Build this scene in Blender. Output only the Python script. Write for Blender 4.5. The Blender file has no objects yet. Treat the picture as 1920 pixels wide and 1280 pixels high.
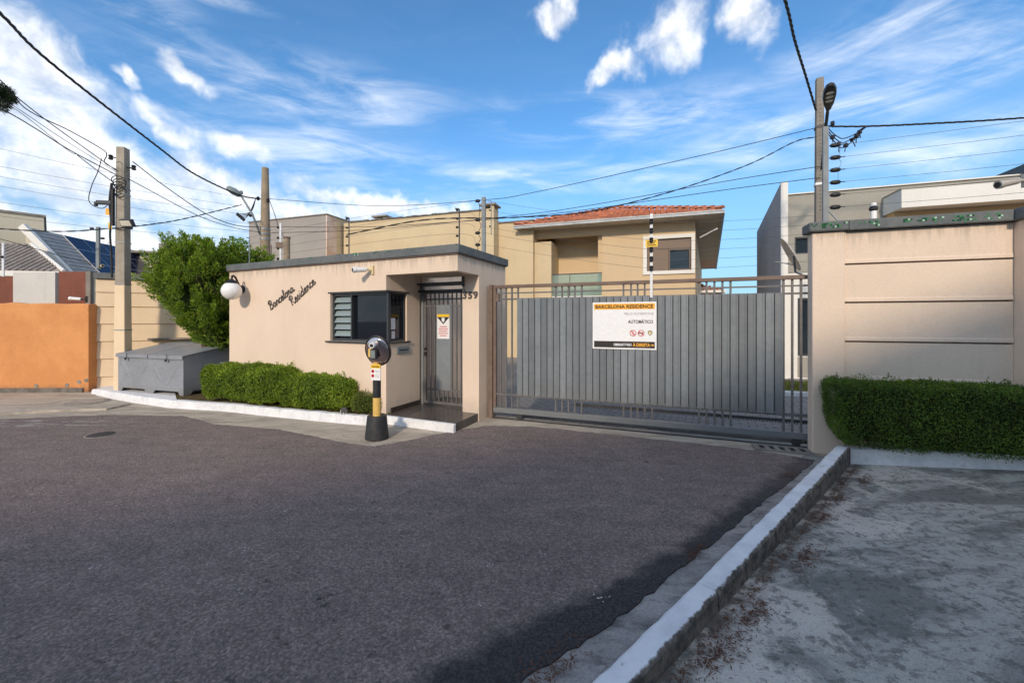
import bpy, bmesh, math, random
import numpy as np
from mathutils import Vector, Matrix

random.seed(7)
rng = np.random.default_rng(11)
SC = bpy.context.scene
COL = SC.collection
R = math.radians

# ------------------------------------------------------------------ camera, light, exposure
EYE = 1.6
cam = bpy.data.cameras.new('camera')
cam.sensor_width = 36.0
cam.lens = 36.0 * 751.0 / 1920.0
cam.shift_y = -40.0 / 1920.0
cam.clip_start = 0.05
cam.clip_end = 3000.0
cam_o = bpy.data.objects.new('camera', cam)
cam_o.location = (0, 0, EYE)
cam_o.rotation_euler = (R(90), 0, 0)
COL.objects.link(cam_o)
SC.camera = cam_o

# light travels along (0.523, 2.146, -1): a low sun behind the photographer
SUN_EL = math.atan2(1.0, math.hypot(0.523, 2.146))
SUN_AZ = math.atan2(-0.523, -2.146)          # compass bearing of the sun, from +Y towards +X
sun = bpy.data.lights.new('sun', 'SUN')
sun.energy = 1.65
sun.angle = R(4.0)
sun.color = (1.0, 0.84, 0.66)
sun_o = bpy.data.objects.new('sun', sun)
sun_o.rotation_euler = Vector((0.523, 2.146, -1.0)).to_track_quat('-Z', 'Y').to_euler()
sun_o.location = (-5, -20, 20)
COL.objects.link(sun_o)

SC.view_settings.view_transform = 'Standard'
SC.view_settings.look = 'None'
SC.view_settings.gamma = 1.0
SC.view_settings.use_curve_mapping = False
SC.view_settings.exposure = 0.76
SC.cycles.max_bounces = 5
SC.cycles.diffuse_bounces = 3
SC.cycles.adaptive_threshold = 0.025
SC.cycles.transparent_max_bounces = 16
SC.cycles.use_denoising = True


class NT:
    """Small helper round a node tree."""
    def __init__(self, tree):
        self.t = tree
        self.n = tree.nodes
        self.l = tree.links

    def node(self, typ, **kw):
        nd = self.n.new(typ)
        for k, v in kw.items():
            setattr(nd, k, v)
        return nd

    def set(self, sock, val):
        if isinstance(val, bpy.types.NodeSocket):
            self.l.new(val, sock)
        elif val is not None:
            if hasattr(sock.default_value, '__len__') and not hasattr(val, '__len__'):
                val = (val,) * len(sock.default_value)
            if hasattr(sock.default_value, '__len__') and len(sock.default_value) == 4 and len(val) == 3:
                val = tuple(val) + (1.0,)
            sock.default_value = val

    def math(self, op, a, b=None, c=None, clamp=False):
        nd = self.node('ShaderNodeMath', operation=op, use_clamp=clamp)
        self.set(nd.inputs[0], a)
        if b is not None:
            self.set(nd.inputs[1], b)
        if c is not None:
            self.set(nd.inputs[2], c)
        return nd.outputs[0]

    def vmath(self, op, a, b=None, scale=None, out=0):
        nd = self.node('ShaderNodeVectorMath', operation=op)
        self.set(nd.inputs[0], a)
        if b is not None:
            self.set(nd.inputs[1], b)
        if scale is not None:
            self.set(nd.inputs['Scale'], scale)
        return nd.outputs[out]

    def noise(self, vec, scale=5, detail=4, rough=0.55, dist=0.0, out=0):
        nd = self.node('ShaderNodeTexNoise')
        if vec is not None:
            self.set(nd.inputs['Vector'], vec)
        nd.inputs['Scale'].default_value = scale
        nd.inputs['Detail'].default_value = detail
        nd.inputs['Roughness'].default_value = rough
        nd.inputs['Distortion'].default_value = dist
        return nd.outputs[out]

    def voronoi(self, vec, scale=5, feature='F1', out=0, rand=1.0):
        nd = self.node('ShaderNodeTexVoronoi', feature=feature)
        if vec is not None:
            self.set(nd.inputs['Vector'], vec)
        nd.inputs['Scale'].default_value = scale
        nd.inputs['Randomness'].default_value = rand
        return nd.outputs[out]

    def mapr(self, v, a, b, c=0.0, d=1.0, smooth=True):
        nd = self.node('ShaderNodeMapRange')
        nd.interpolation_type = 'SMOOTHSTEP' if smooth else 'LINEAR'
        self.set(nd.inputs[0], v)
        for i, x in enumerate((a, b, c, d)):
            self.set(nd.inputs[i + 1], x)
        return nd.outputs[0]

    def mix(self, f, a, b, blend='MIX'):
        nd = self.node('ShaderNodeMix', data_type='RGBA', blend_type=blend)
        self.set(nd.inputs[0], f)
        self.set(nd.inputs[6], a)
        self.set(nd.inputs[7], b)
        return nd.outputs[2]

    def mapping(self, vec, scale=(1, 1, 1), rot=(0, 0, 0), loc=(0, 0, 0)):
        nd = self.node('ShaderNodeMapping')
        self.set(nd.inputs['Vector'], vec)
        nd.inputs['Scale'].default_value = scale
        nd.inputs['Rotation'].default_value = rot
        nd.inputs['Location'].default_value = loc
        return nd.outputs[0]

    def sep(self, vec):
        nd = self.node('ShaderNodeSeparateXYZ')
        self.set(nd.inputs[0], vec)
        return nd.outputs

    def comb(self, x, y, z):
        nd = self.node('ShaderNodeCombineXYZ')
        for i, q in enumerate((x, y, z)):
            self.set(nd.inputs[i], q)
        return nd.outputs[0]


# ------------------------------------------------------------------ sky with clouds
def azel(px, py):
    dx = px - 960.0
    return math.atan2(dx, 751.0), math.atan2(600.0 - py, math.hypot(dx, 751.0))

world = bpy.data.worlds.new('World')
SC.world = world
world.use_nodes = True
world.cycles.sampling_method = 'MANUAL'
world.cycles.sample_map_resolution = 256
W = NT(world.node_tree)
W.n.clear()
sky = W.node('ShaderNodeTexSky', sky_type='NISHITA')
sky.sun_disc = False
sky.sun_elevation = SUN_EL
sky.sun_rotation = SUN_AZ
sky.altitude = 900.0
sky.air_density = 1.0
sky.dust_density = 0.25
sky.ozone_density = 1.6
tc = W.node('ShaderNodeTexCoord')
D = W.vmath('NORMALIZE', tc.outputs['Generated'])
dx, dy, dz = W.sep(D)
AZ = W.math('ARCTAN2', dx, dy)
EL = W.math('ARCSINE', dz)
AE = W.comb(AZ, EL, 0.0)
# warped coordinates for cloud shapes: a flat cloud layer seen in perspective
h = W.math('ADD', W.math('MAXIMUM', dz, 0.0), 0.16)
PL = W.comb(W.math('DIVIDE', dx, h), W.math('DIVIDE', dy, h), 0.0)
wob = W.noise(AE, 7.0, 4, 0.6, 0.0, 1)
wobc = W.vmath('SUBTRACT', wob, (0.5, 0.5, 0.5))
AEW = W.vmath('ADD', AE, W.vmath('SCALE', wobc, scale=0.15))

def blob(px, py, rx, ry, tilt=0.0, vec=None, soft=1.0):
    a, e = azel(px, py)
    s = 751.0 / (math.hypot(px - 960.0, 751.0))
    q = W.vmath('SUBTRACT', vec, (a, e, 0.0))
    q = W.mapping(q, rot=(0, 0, -tilt))
    q = W.vmath('MULTIPLY', q, (751.0 / (rx * s), 751.0 / (ry * s), 0.0))
    L = W.vmath('LENGTH', q, out=1)
    return W.mapr(L, 0.15, 1.0 + 0.3 * soft, 1.0, 0.0)

def union(lst):
    r = lst[0]
    for b in lst[1:]:
        r = W.math('MAXIMUM', r, b)
    return r

cum = union([blob(*b, vec=AEW) for b in [
    (30, 100, 210, 95, -0.45), (-60, 190, 330, 120, -0.3), (110, 225, 190, 75, -0.45), (250, 320, 330, 80, -0.42),
    (60, 330, 300, 80, -0.2), (430, 360, 200, 66, -0.35), (345, 125, 66, 26, -0.3),
    (293, 212, 70, 32, -0.6), (232, 122, 30, 22, -0.5), (455, 276, 62, 28, -0.3), (672, 372, 180, 34, -0.12),
    (760, 392, 200, 34, -0.05), (560, 400, 260, 50, 0.0), (150, 440, 500, 55, 0.0),
    (1040, 18, 50, 46, 0.0), (1265, 50, 92, 60, 0.1), (1150, 120, 56, 32, 0.15), (1405, 26, 52, 62, 0.2)]])
fill_cover = W.mapr(W.math('ABSOLUTE', AZ), 1.0, 1.5, 0.0, 0.70)  # extra unseen cloud cover beside and behind the camera, added to lift ambient light
cum = W.math('MAXIMUM', cum, fill_cover)
n1 = W.noise(AE, 13.0, 8, 0.60, 0.35)
n2 = W.noise(W.vmath('ADD', AE, (0.010, 0.026, 0.0)), 13.0, 5, 0.60, 0.35)
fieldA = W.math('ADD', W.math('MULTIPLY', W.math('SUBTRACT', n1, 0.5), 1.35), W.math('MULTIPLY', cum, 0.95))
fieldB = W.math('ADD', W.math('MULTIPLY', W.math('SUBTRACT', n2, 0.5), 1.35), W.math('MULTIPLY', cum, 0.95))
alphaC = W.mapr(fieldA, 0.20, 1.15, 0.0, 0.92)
shade = W.mapr(W.math('SUBTRACT', fieldA, fieldB), -0.28, 0.24, 0.0, 1.0)
# wispy high cloud
cirm = union([blob(*b, vec=AE) for b in [
    (1780, 70, 330, 70, 0.25), (1560, 215, 560, 62, 0.14), (1180, 222, 330, 48, -0.05), (1750, 290, 260, 60, 0.1),
    (330, 70, 330, 60, -0.5), (560, 170, 300, 60, 0.05), (700, 218, 120, 22, 0.1), (930, 328, 330, 22, 0.07),
    (430, 4, 90, 12, 0.1), (1150, 330, 420, 30, 0.05), (640, 300, 400, 60, -0.1), (1690, 20, 260, 50, 0.2)]])
streak = W.noise(W.mapping(PL, scale=(0.9, 3.4, 1.0), rot=(0, 0, R(-12))), 1.5, 6, 0.62, 0.5)
streak2 = W.noise(W.mapping(AE, scale=(1.0, 4.6, 1.0), rot=(0, 0, R(-9))), 3.6, 7, 0.62, 0.7)
cir = W.math('MULTIPLY', W.mapr(W.math('ADD', W.math('MULTIPLY', streak, 0.35), W.math('MULTIPLY', streak2, 0.65)), 0.38, 0.80), W.math('ADD', W.math('MULTIPLY', cirm, 0.92), 0.03))
hazeh = W.mapr(EL, -0.02, 0.46, 0.80, 0.0)
cloud_col = W.mix(shade, (3.5, 3.65, 3.95), (5.2, 5.2, 5.2))
skyc = W.mix(1.0, sky.outputs[0], (0.44, 0.74, 0.90), 'MULTIPLY')
skyc = W.mix(hazeh, skyc, (1.35, 1.9, 2.5))
skyc = W.mix(cir, skyc, (4.7, 4.9, 5.2))
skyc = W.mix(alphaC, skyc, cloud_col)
bg = W.node('ShaderNodeBackground')
W.l.new(skyc, bg.inputs[0])
bg.inputs[1].default_value = 0.15
wo = W.node('ShaderNodeOutputWorld')
W.l.new(bg.outputs[0], wo.inputs[0])


# ------------------------------------------------------------------ materials
MATS = {}

def new_mat(name):
    m = bpy.data.materials.new(name)
    m.use_nodes = True
    t = NT(m.node_tree)
    t.n.clear()
    out = t.node('ShaderNodeOutputMaterial')
    b = t.node('ShaderNodeBsdfPrincipled')
    t.l.new(b.outputs[0], out.inputs[0])
    MATS[name] = m
    return t, b, out

def coords(t, kind='Object'):
    return t.node('ShaderNodeTexCoord').outputs[kind]

def worldpos(t):
    return t.node('ShaderNodeNewGeometry').outputs['Position']

def bump(t, b, height, strength=0.3, dist=0.01):
    nd = t.node('ShaderNodeBump')
    nd.inputs['Strength'].default_value = strength
    nd.inputs['Distance'].default_value = dist
    t.set(nd.inputs['Height'], height)
    t.l.new(nd.outputs[0], b.inputs['Normal'])

def surf(name, c1, c2=None, scale=2.5, rough=0.85, metal=0.0, bmp=0.25, bscale=90, bdist=0.004,
         streak=0.0, streak_col=(0.18, 0.16, 0.13), spots=0.0, spot_col=(0.2, 0.18, 0.15), spec=0.3, fine=0.10, base_dirt=None, objvar=0.0, top_stain=None):
    """Painted / cast / metal surface: two tones, fine grain, rain streaks, spots, bump."""
    t, b, out = new_mat(name)
    p = worldpos(t)
    if c2 is None:
        c2 = tuple(x * 0.88 for x in c1)
    f = t.mapr(t.noise(p, scale, 5, 0.6), 0.32, 0.68)
    col = t.mix(f, c1, c2)
    fn = t.mapr(t.noise(p, bscale * 0.6, 3, 0.6), 0.25, 0.75, 1.0 - fine, 1.0 + fine, False)
    col = t.mix(1.0, col, t.comb(fn, fn, fn), 'MULTIPLY')
    if streak:
        s = t.noise(t.mapping(p, scale=(5.5, 5.5, 0.45)), 1.6, 5, 0.65)
        s2 = t.noise(p, 1.1, 3, 0.5)
        fac = t.math('MULTIPLY', t.mapr(s, 0.50, 0.78), t.mapr(s2, 0.35, 0.7))
        col = t.mix(t.math('MULTIPLY', fac, streak), col, streak_col)
    if spots:
        s = t.mapr(t.noise(p, 7.0, 6, 0.7), 0.58, 0.72)
        col = t.mix(t.math('MULTIPLY', s, spots), col, spot_col)
    if base_dirt:
        z = t.sep(p)[2]
        zz = t.math('ADD', z, t.math('MULTIPLY', t.math('SUBTRACT', t.noise(p, 6, 4), 0.5), base_dirt[1]))
        fd = t.mapr(zz, base_dirt[0], base_dirt[0] + base_dirt[1], base_dirt[2], 0.0)
        col = t.mix(fd, col, base_dirt[3])
    if top_stain:
        z = t.sep(p)[2]
        s = t.noise(t.mapping(p, scale=(9, 9, 0.35)), 1.7, 6, 0.7)
        ln = t.mapr(s, 0.42, 0.75, 0.03, top_stain[1], False)
        fz = t.mapr(t.math('SUBTRACT', top_stain[0], z), 0.0, ln, 1.0, 0.0)
        col = t.mix(t.math('MULTIPLY', fz, top_stain[2]), col, (0.30, 0.25, 0.20))
    if objvar:
        ov = t.mapr(t.node('ShaderNodeObjectInfo').outputs['Random'], 0, 1, 1 - objvar, 1 + objvar, False)
        col = t.mix(1.0, col, t.comb(ov, ov, ov), 'MULTIPLY')
    t.l.new(col, b.inputs['Base Color'])
    b.inputs['Roughness'].default_value = rough
    b.inputs['Metallic'].default_value = metal
    b.inputs['Specular IOR Level'].default_value = spec
    if bmp:
        hgt = t.math('ADD', t.noise(p, bscale, 3, 0.6), t.math('MULTIPLY', t.noise(p, bscale * 0.15, 3, 0.5), 0.8))
        bump(t, b, hgt, bmp, bdist)
    return MATS[name]

def flat(name, c, rough=0.5, metal=0.0, spec=0.4, coat=0.0):
    t, b, out = new_mat(name)
    p = worldpos(t)
    fn = t.mapr(t.noise(p, 30, 4, 0.6), 0.25, 0.75, 0.92, 1.08, False)
    t.l.new(t.mix(1.0, c, t.comb(fn, fn, fn), 'MULTIPLY'), b.inputs['Base Color'])
    b.inputs['Roughness'].default_value = rough
    b.inputs['Metallic'].default_value = metal
    b.inputs['Specular IOR Level'].default_value = spec
    b.inputs['Coat Weight'].default_value = coat
    return MATS[name]

def leaf_mat(name, dark, mid, light, brown=0.03, transl=0.35, cl=2.2, rough=0.55):
    t, b, out = new_mat(name)
    g = t.node('ShaderNodeNewGeometry')
    rnd = g.outputs['Random Per Island']
    p = g.outputs['Position']
    clump = t.noise(p, cl, 3, 0.55)
    v = t.math('ADD', t.math('MULTIPLY', rnd, 0.55), t.math('MULTIPLY', t.math('SUBTRACT', clump, 0.28), 1.0))
    ra = t.node('ShaderNodeValToRGB')
    t.l.new(v, ra.inputs[0])
    e = ra.color_ramp.elements
    e[0].position = 0.10
    e[0].color = tuple(dark) + (1,)
    e[1].position = 0.95
    e[1].color = tuple(light) + (1,)
    m = e.new(0.52)
    m.color = tuple(mid) + (1,)
    br = t.math('GREATER_THAN', t.math('FRACT', t.math('MULTIPLY', rnd, 37.0)), 1.0 - brown)
    col = t.mix(br, ra.outputs[0], (0.16, 0.10, 0.04))
    bp = t.math('MULTIPLY', t.mapr(t.noise(p, 3.3, 5, 0.65), 0.60, 0.72), t.math('GREATER_THAN', t.math('FRACT', t.math('MULTIPLY', rnd, 17.0)), 0.45))
    col = t.mix(t.math('MULTIPLY', bp, 0.75), col, (0.17, 0.12, 0.05))
    t.l.new(col, b.inputs['Base Color'])
    b.inputs['Roughness'].default_value = rough
    b.inputs['Specular IOR Level'].default_value = 0.35
    tr = t.node('ShaderNodeBsdfTranslucent')
    t.l.new(t.mix(1.0, col, (1.2, 1.25, 0.6), 'MULTIPLY'), tr.inputs[0])
    mx = t.node('ShaderNodeMixShader')
    mx.inputs[0].default_value = transl
    t.l.new(b.outputs[0], mx.inputs[1])
    t.l.new(tr.outputs[0], mx.inputs[2])
    t.l.new(mx.outputs[0], out.inputs[0])
    return MATS[name]

# walls and paint
surf('cream', (0.775, 0.62, 0.48), (0.73, 0.58, 0.445), 1.4, 0.9, bmp=0.35, bscale=160, streak=0.32, streak_col=(0.45, 0.36, 0.28), fine=0.05,
     base_dirt=(0.05, 0.40, 0.45, (0.40, 0.34, 0.28)), top_stain=(2.57, 0.55, 0.42))
surf('cream_panel', (0.79, 0.635, 0.50), (0.745, 0.60, 0.47), 1.2, 0.92, bmp=0.5, bscale=120, bdist=0.006, streak=0.34, streak_col=(0.48, 0.40, 0.33), fine=0.08, spots=0.10, spot_col=(0.55, 0.47, 0.40), top_stain=(2.65, 0.45, 0.40))
surf('cream_left', (0.84, 0.66, 0.45), (0.79, 0.61, 0.41), 1.6, 0.9, bmp=0.3, bscale=110, streak=0.22, streak_col=(0.42, 0.33, 0.22), fine=0.06)
surf('beige_far', (0.63, 0.50, 0.31), (0.58, 0.455, 0.285), 0.8, 0.9, bmp=0.15, streak=0.25, streak_col=(0.36, 0.29, 0.19))
surf('house_beige', (0.66, 0.49, 0.30), (0.62, 0.46, 0.28), 0.9, 0.9, bmp=0.15, streak=0.12, streak_col=(0.40, 0.32, 0.21))
surf('grey_block', (0.36, 0.325, 0.285), (0.325, 0.295, 0.265), 0.7, 0.9, bmp=0.2, streak=0.3, streak_col=(0.24, 0.20, 0.17))
surf('peeling', (0.74, 0.60, 0.50), (0.62, 0.42, 0.30), 1.6, 0.9, bmp=0.3, spots=0.9, spot_col=(0.42, 0.24, 0.16))
surf('orange', (0.70, 0.315, 0.115), (0.60, 0.255, 0.09), 1.8, 0.9, bmp=0.5, bscale=80, streak=0.45, streak_col=(0.36, 0.17, 0.08), spots=0.25, spot_col=(0.35, 0.16, 0.08),
     base_dirt=(0.0, 0.24, 0.85, (0.25, 0.12, 0.07)))
surf('coping', (0.115, 0.13, 0.135), (0.165, 0.175, 0.17), 3.0, 0.85, bmp=0.5, bscale=40, streak=0.4, streak_col=(0.05, 0.055, 0.05), spots=0.3, spot_col=(0.26, 0.26, 0.24))
surf('whitewash', (0.80, 0.80, 0.80), (0.70, 0.70, 0.71), 4.0, 0.85, bmp=0.6, bscale=35, bdist=0.012, spots=0.55, spot_col=(0.42, 0.40, 0.37))
t, b, out = new_mat('kerb_painted')
p = worldpos(t)
kd_ = t.vmath('DOT_PRODUCT', t.vmath('SUBTRACT', p, (0.635, 1.767, 0)), (0.6505, -0.7595, 0), out=1)
nz_ = t.noise(p, 22, 5, 0.7)
pm_ = t.mapr(t.math('ADD', kd_, t.math('MULTIPLY', t.math('SUBTRACT', nz_, 0.5), 0.05)), -0.022, -0.010, 1.0, 0.0)
chip = t.mapr(t.noise(p, 9, 6, 0.7), 0.64, 0.70)
pm_ = t.math('MULTIPLY', pm_, t.math('SUBTRACT', 1.0, t.math('MULTIPLY', chip, 0.6)))
wcol = t.mix(t.mapr(t.noise(p, 5, 5, 0.65), 0.35, 0.7), (0.80, 0.80, 0.81), (0.66, 0.66, 0.68))
bare = t.mix(t.mapr(t.noise(p, 14, 6, 0.7), 0.35, 0.65), (0.19, 0.165, 0.14), (0.055, 0.048, 0.042))
t.l.new(t.mix(pm_, bare, wcol), b.inputs['Base Color'])
b.inputs['Roughness'].default_value = 0.88
bump(t, b, t.math('ADD', t.noise(p, 45, 5, 0.7), t.math('MULTIPLY', pm_, 0.6)), 0.6, 0.01)
surf('kerb_side', (0.20, 0.18, 0.155), (0.12, 0.105, 0.09), 6.0, 0.95, bmp=0.8, bscale=50, bdist=0.01, spots=0.6, spot_col=(0.05, 0.045, 0.04))
surf('pole_concrete', (0.40, 0.35, 0.28), (0.31, 0.27, 0.21), 3.0, 0.9, bmp=0.4, bscale=45, streak=0.5, streak_col=(0.17, 0.13, 0.10))
surf('pole_brown', (0.36, 0.28, 0.19), (0.27, 0.21, 0.145), 3.0, 0.9, bmp=0.3, bscale=45, streak=0.5, streak_col=(0.13, 0.10, 0.07))
surf('pole_grey', (0.27, 0.24, 0.20), (0.20, 0.18, 0.155), 3.0, 0.85, bmp=0.3, bscale=45, streak=0.5, streak_col=(0.10, 0.085, 0.07))
surf('bin_grey', (0.27, 0.285, 0.31), (0.235, 0.25, 0.27), 3.0, 0.5, bmp=0.12, bscale=30, streak=0.3, streak_col=(0.17, 0.17, 0.175), spec=0.5, spots=0.28, spot_col=(0.34, 0.34, 0.34), base_dirt=(0.12, 0.22, 0.5, (0.19, 0.165, 0.14)))
surf('gate_grey', (0.192, 0.212, 0.224), (0.162, 0.182, 0.196), 2.2, 0.45, objvar=0.20, base_dirt=(0.38, 0.35, 0.35, (0.16, 0.15, 0.135)), bmp=0.1, bscale=25, streak=0.55, streak_col=(0.255, 0.27, 0.275), spec=0.5, spots=0.22, spot_col=(0.23, 0.245, 0.25))
surf('gate_frame', (0.115, 0.11, 0.11), (0.155, 0.145, 0.14), 6.0, 0.5, bmp=0.2, bscale=40, spots=0.25, spot_col=(0.20, 0.13, 0.10), spec=0.5)
surf('gate_rust', (0.155, 0.105, 0.085), (0.20, 0.145, 0.115), 5.0, 0.6, bmp=0.2, bscale=40, spots=0.4, spot_col=(0.26, 0.16, 0.11))
surf('steel', (0.30, 0.32, 0.33), (0.24, 0.26, 0.27), 6.0, 0.45, metal=0.6, bmp=0.1, bscale=40)
surf('steel_dark', (0.035, 0.037, 0.04), (0.055, 0.055, 0.055), 6.0, 0.5, bmp=0.2, bscale=40)
surf('post_galv', (0.26, 0.285, 0.29), (0.20, 0.225, 0.235), 4.0, 0.55, bmp=0.2, streak=0.4, streak_col=(0.11, 0.10, 0.09))
surf('soffit', (0.62, 0.53, 0.40), (0.58, 0.49, 0.37), 1.0, 0.9, bmp=0.1)
surf('gutter_metal', (0.52, 0.53, 0.52), (0.40, 0.41, 0.41), 2.5, 0.5, bmp=0.1, streak=0.3, streak_col=(0.22, 0.22, 0.21))
surf('stucco_grey', (0.36, 0.34, 0.29), (0.33, 0.31, 0.265), 1.0, 0.9, bmp=0.3, bscale=60, streak=0.12, streak_col=(0.24, 0.22, 0.19))
surf('stucco_side', (0.33, 0.33, 0.34), (0.30, 0.30, 0.31), 1.0, 0.9, bmp=0.2, bscale=60)
surf('white_wall', (0.80, 0.77, 0.71), (0.76, 0.73, 0.67), 1.0, 0.9, bmp=0.15, streak=0.08)
surf('ochre', (0.62, 0.40, 0.20), (0.56, 0.36, 0.18), 1.2, 0.85, bmp=0.1)
surf('left_house', (0.62, 0.56, 0.43), (0.57, 0.515, 0.40), 0.9, 0.9, bmp=0.15, streak=0.3, streak_col=(0.38, 0.33, 0.25))
surf('roof_grey', (0.42, 0.41, 0.39), (0.33, 0.32, 0.31), 4.0, 0.85, bmp=0.5, bscale=20, bdist=0.02, spots=0.35, spot_col=(0.20, 0.195, 0.19))
surf('roof_brown', (0.36, 0.31, 0.27), (0.28, 0.24, 0.21), 4.0, 0.9, bmp=0.5, bscale=20, bdist=0.02, spots=0.45, spot_col=(0.19, 0.165, 0.15))
surf('brown_panel', (0.22, 0.075, 0.045), (0.175, 0.06, 0.038), 3.0, 0.75, bmp=0.15, streak=0.3, streak_col=(0.10, 0.04, 0.03))
surf('pale_panel', (0.62, 0.60, 0.55), (0.56, 0.54, 0.50), 2.0, 0.8, bmp=0.15, streak=0.25, streak_col=(0.40, 0.37, 0.33))
surf('porch_tile', (0.10, 0.085, 0.075), (0.075, 0.065, 0.06), 4.0, 0.25, bmp=0.05, bscale=20, spec=0.5)
surf('skirting', (0.035, 0.028, 0.024), (0.07, 0.055, 0.045), 22.0, 0.35, bmp=0.05)
surf('soil', (0.16, 0.115, 0.045), (0.095, 0.07, 0.035), 9.0, 1.0, bmp=1.0, bscale=60, bdist=0.03)
surf('bark', (0.12, 0.085, 0.06), (0.075, 0.055, 0.04), 9.0, 1.0, bmp=0.8, bscale=30, bdist=0.02)
surf('tile_red', objvar=0.22, c1=(0.50, 0.205, 0.125), c2=(0.40, 0.145, 0.085), scale=2.5, rough=0.85, bmp=0.3, bscale=30, spots=0.3, spot_col=(0.24, 0.085, 0.05))
surf('tile_red_far', (0.45, 0.185, 0.115), (0.36, 0.135, 0.08), 4.5, 0.85, bmp=0.3, bscale=20, spots=0.35, spot_col=(0.25, 0.09, 0.05))
surf('lawn', (0.20, 0.24, 0.045), (0.27, 0.27, 0.06), 3.0, 1.0, bmp=0.8, bscale=60, bdist=0.03)
surf('stained_slab', (0.33, 0.30, 0.26), (0.22, 0.20, 0.175), 5.0, 0.9, bmp=0.4, bscale=30, streak=0.4, streak_col=(0.12, 0.10, 0.09))
flat('black_metal', (0.02, 0.02, 0.022), 0.45)
surf('black_rubber', (0.022, 0.024, 0.027), (0.038, 0.038, 0.040), 9.0, 0.6, bmp=0.2, bscale=40, spots=0.35, spot_col=(0.085, 0.08, 0.078))
flat('cable', (0.016, 0.016, 0.018), 0.6)
flat('wire_grey', (0.10, 0.11, 0.12), 0.45, 0.6)
flat('white_plastic', (0.82, 0.82, 0.80), 0.4)
flat('globe_white', (0.86, 0.85, 0.83), 0.18, spec=0.5, coat=0.3)
surf('yellow_paint', (0.78, 0.51, 0.14), (0.70, 0.45, 0.13), 9.0, 0.55, bmp=0.15, bscale=40, spots=0.4, spot_col=(0.42, 0.29, 0.12))
flat('cream_plastic', (0.76, 0.62, 0.34), 0.5)
flat('sign_white', (0.84, 0.84, 0.83), 0.45)
flat('sign_orange', (0.90, 0.43, 0.035), 0.45)
flat('sign_yellow', (0.88, 0.56, 0.03), 0.45)
flat('sign_black', (0.03, 0.024, 0.02), 0.45)
flat('sign_brown', (0.06, 0.022, 0.01), 0.5)
flat('sign_grey', (0.33, 0.33, 0.33), 0.5)
flat('sign_red', (0.62, 0.03, 0.05), 0.45)
flat('bronze', (0.105, 0.09, 0.085), 0.4, 0.4)
flat('frame_dark', (0.045, 0.05, 0.055), 0.4)
flat('window_brown', (0.10, 0.065, 0.045), 0.45)
flat('shutter_brown', (0.19, 0.13, 0.09), 0.55)
flat('dish_grey', (0.48, 0.44, 0.38), 0.5, 0.2)
flat('dish_teal', (0.03, 0.085, 0.085), 0.4)
flat('frame_alu', (0.55, 0.56, 0.58), 0.35, 0.7)
flat('fence_white', (0.72, 0.73, 0.73), 0.4)
flat('green_wall', (0.05, 0.16, 0.07), 0.8)
flat('mosaic_dark', (0.02, 0.10, 0.045), 0.15, spec=0.6)
flat('mosaic_mid', (0.08, 0.24, 0.11), 0.15, spec=0.6)
flat('mosaic_light', (0.42, 0.62, 0.46), 0.15, spec=0.6)
flat('lamp_lens', (0.78, 0.72, 0.58), 0.25)
flat('flood_lens', (0.70, 0.66, 0.55), 0.3)
flat('meter_grey', (0.20, 0.235, 0.235), 0.5)
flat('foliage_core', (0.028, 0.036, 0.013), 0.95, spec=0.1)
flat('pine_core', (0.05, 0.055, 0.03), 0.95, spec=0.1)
flat('litter_brown', (0.13, 0.055, 0.028), 0.9)
flat('chip_white', (0.66, 0.64, 0.60), 0.8)

def glass_dark(name, tint, rough=0.03):
    t, b, out = new_mat(name)
    b.inputs['Base Color'].default_value = tint + (1,)
    b.inputs['Roughness'].default_value = rough
    b.inputs['Specular IOR Level'].default_value = 0.5
    b.inputs['IOR'].default_value = 1.5
    p = worldpos(t)
    bump(t, b, t.noise(p, 1.6, 2, 0.5), 0.05, 0.02)

glass_dark('glass_tinted', (0.008, 0.010, 0.016))
glass_dark('glass_house', (0.02, 0.03, 0.04))
glass_dark('solar_cell', (0.010, 0.014, 0.045), 0.12)

def glass_clear(name, tint=(0.75, 0.9, 0.86), a=0.25):
    t, b, out = new_mat(name)
    tr = t.node('ShaderNodeBsdfTransparent')
    tr.inputs[0].default_value = tint + (1,)
    gl = t.node('ShaderNodeBsdfGlossy')
    gl.inputs['Roughness'].default_value = 0.03
    df = t.node('ShaderNodeBsdfDiffuse')
    df.inputs[0].default_value = (0.45, 0.55, 0.55, 1)
    m1 = t.node('ShaderNodeMixShader')
    m1.inputs[0].default_value = a
    t.l.new(tr.outputs[0], m1.inputs[1])
    t.l.new(df.outputs[0], m1.inputs[2])
    fr = t.node('ShaderNodeFresnel')
    fr.inputs[0].default_value = 1.45
    m2 = t.node('ShaderNodeMixShader')
    t.l.new(fr.outputs[0], m2.inputs[0])
    t.l.new(m1.outputs[0], m2.inputs[1])
    t.l.new(gl.outputs[0], m2.inputs[2])
    t.l.new(m2.outputs[0], out.inputs[0])

glass_clear('glass_rail')
glass_clear('glass_louvre', (0.80, 0.84, 0.80), 0.55)

t, b, out = new_mat('mirror')
b.inputs['Base Color'].default_value = (0.62, 0.52, 0.49, 1)
b.inputs['Metallic'].default_value = 1.0
b.inputs['Roughness'].default_value = 0.06

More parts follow.
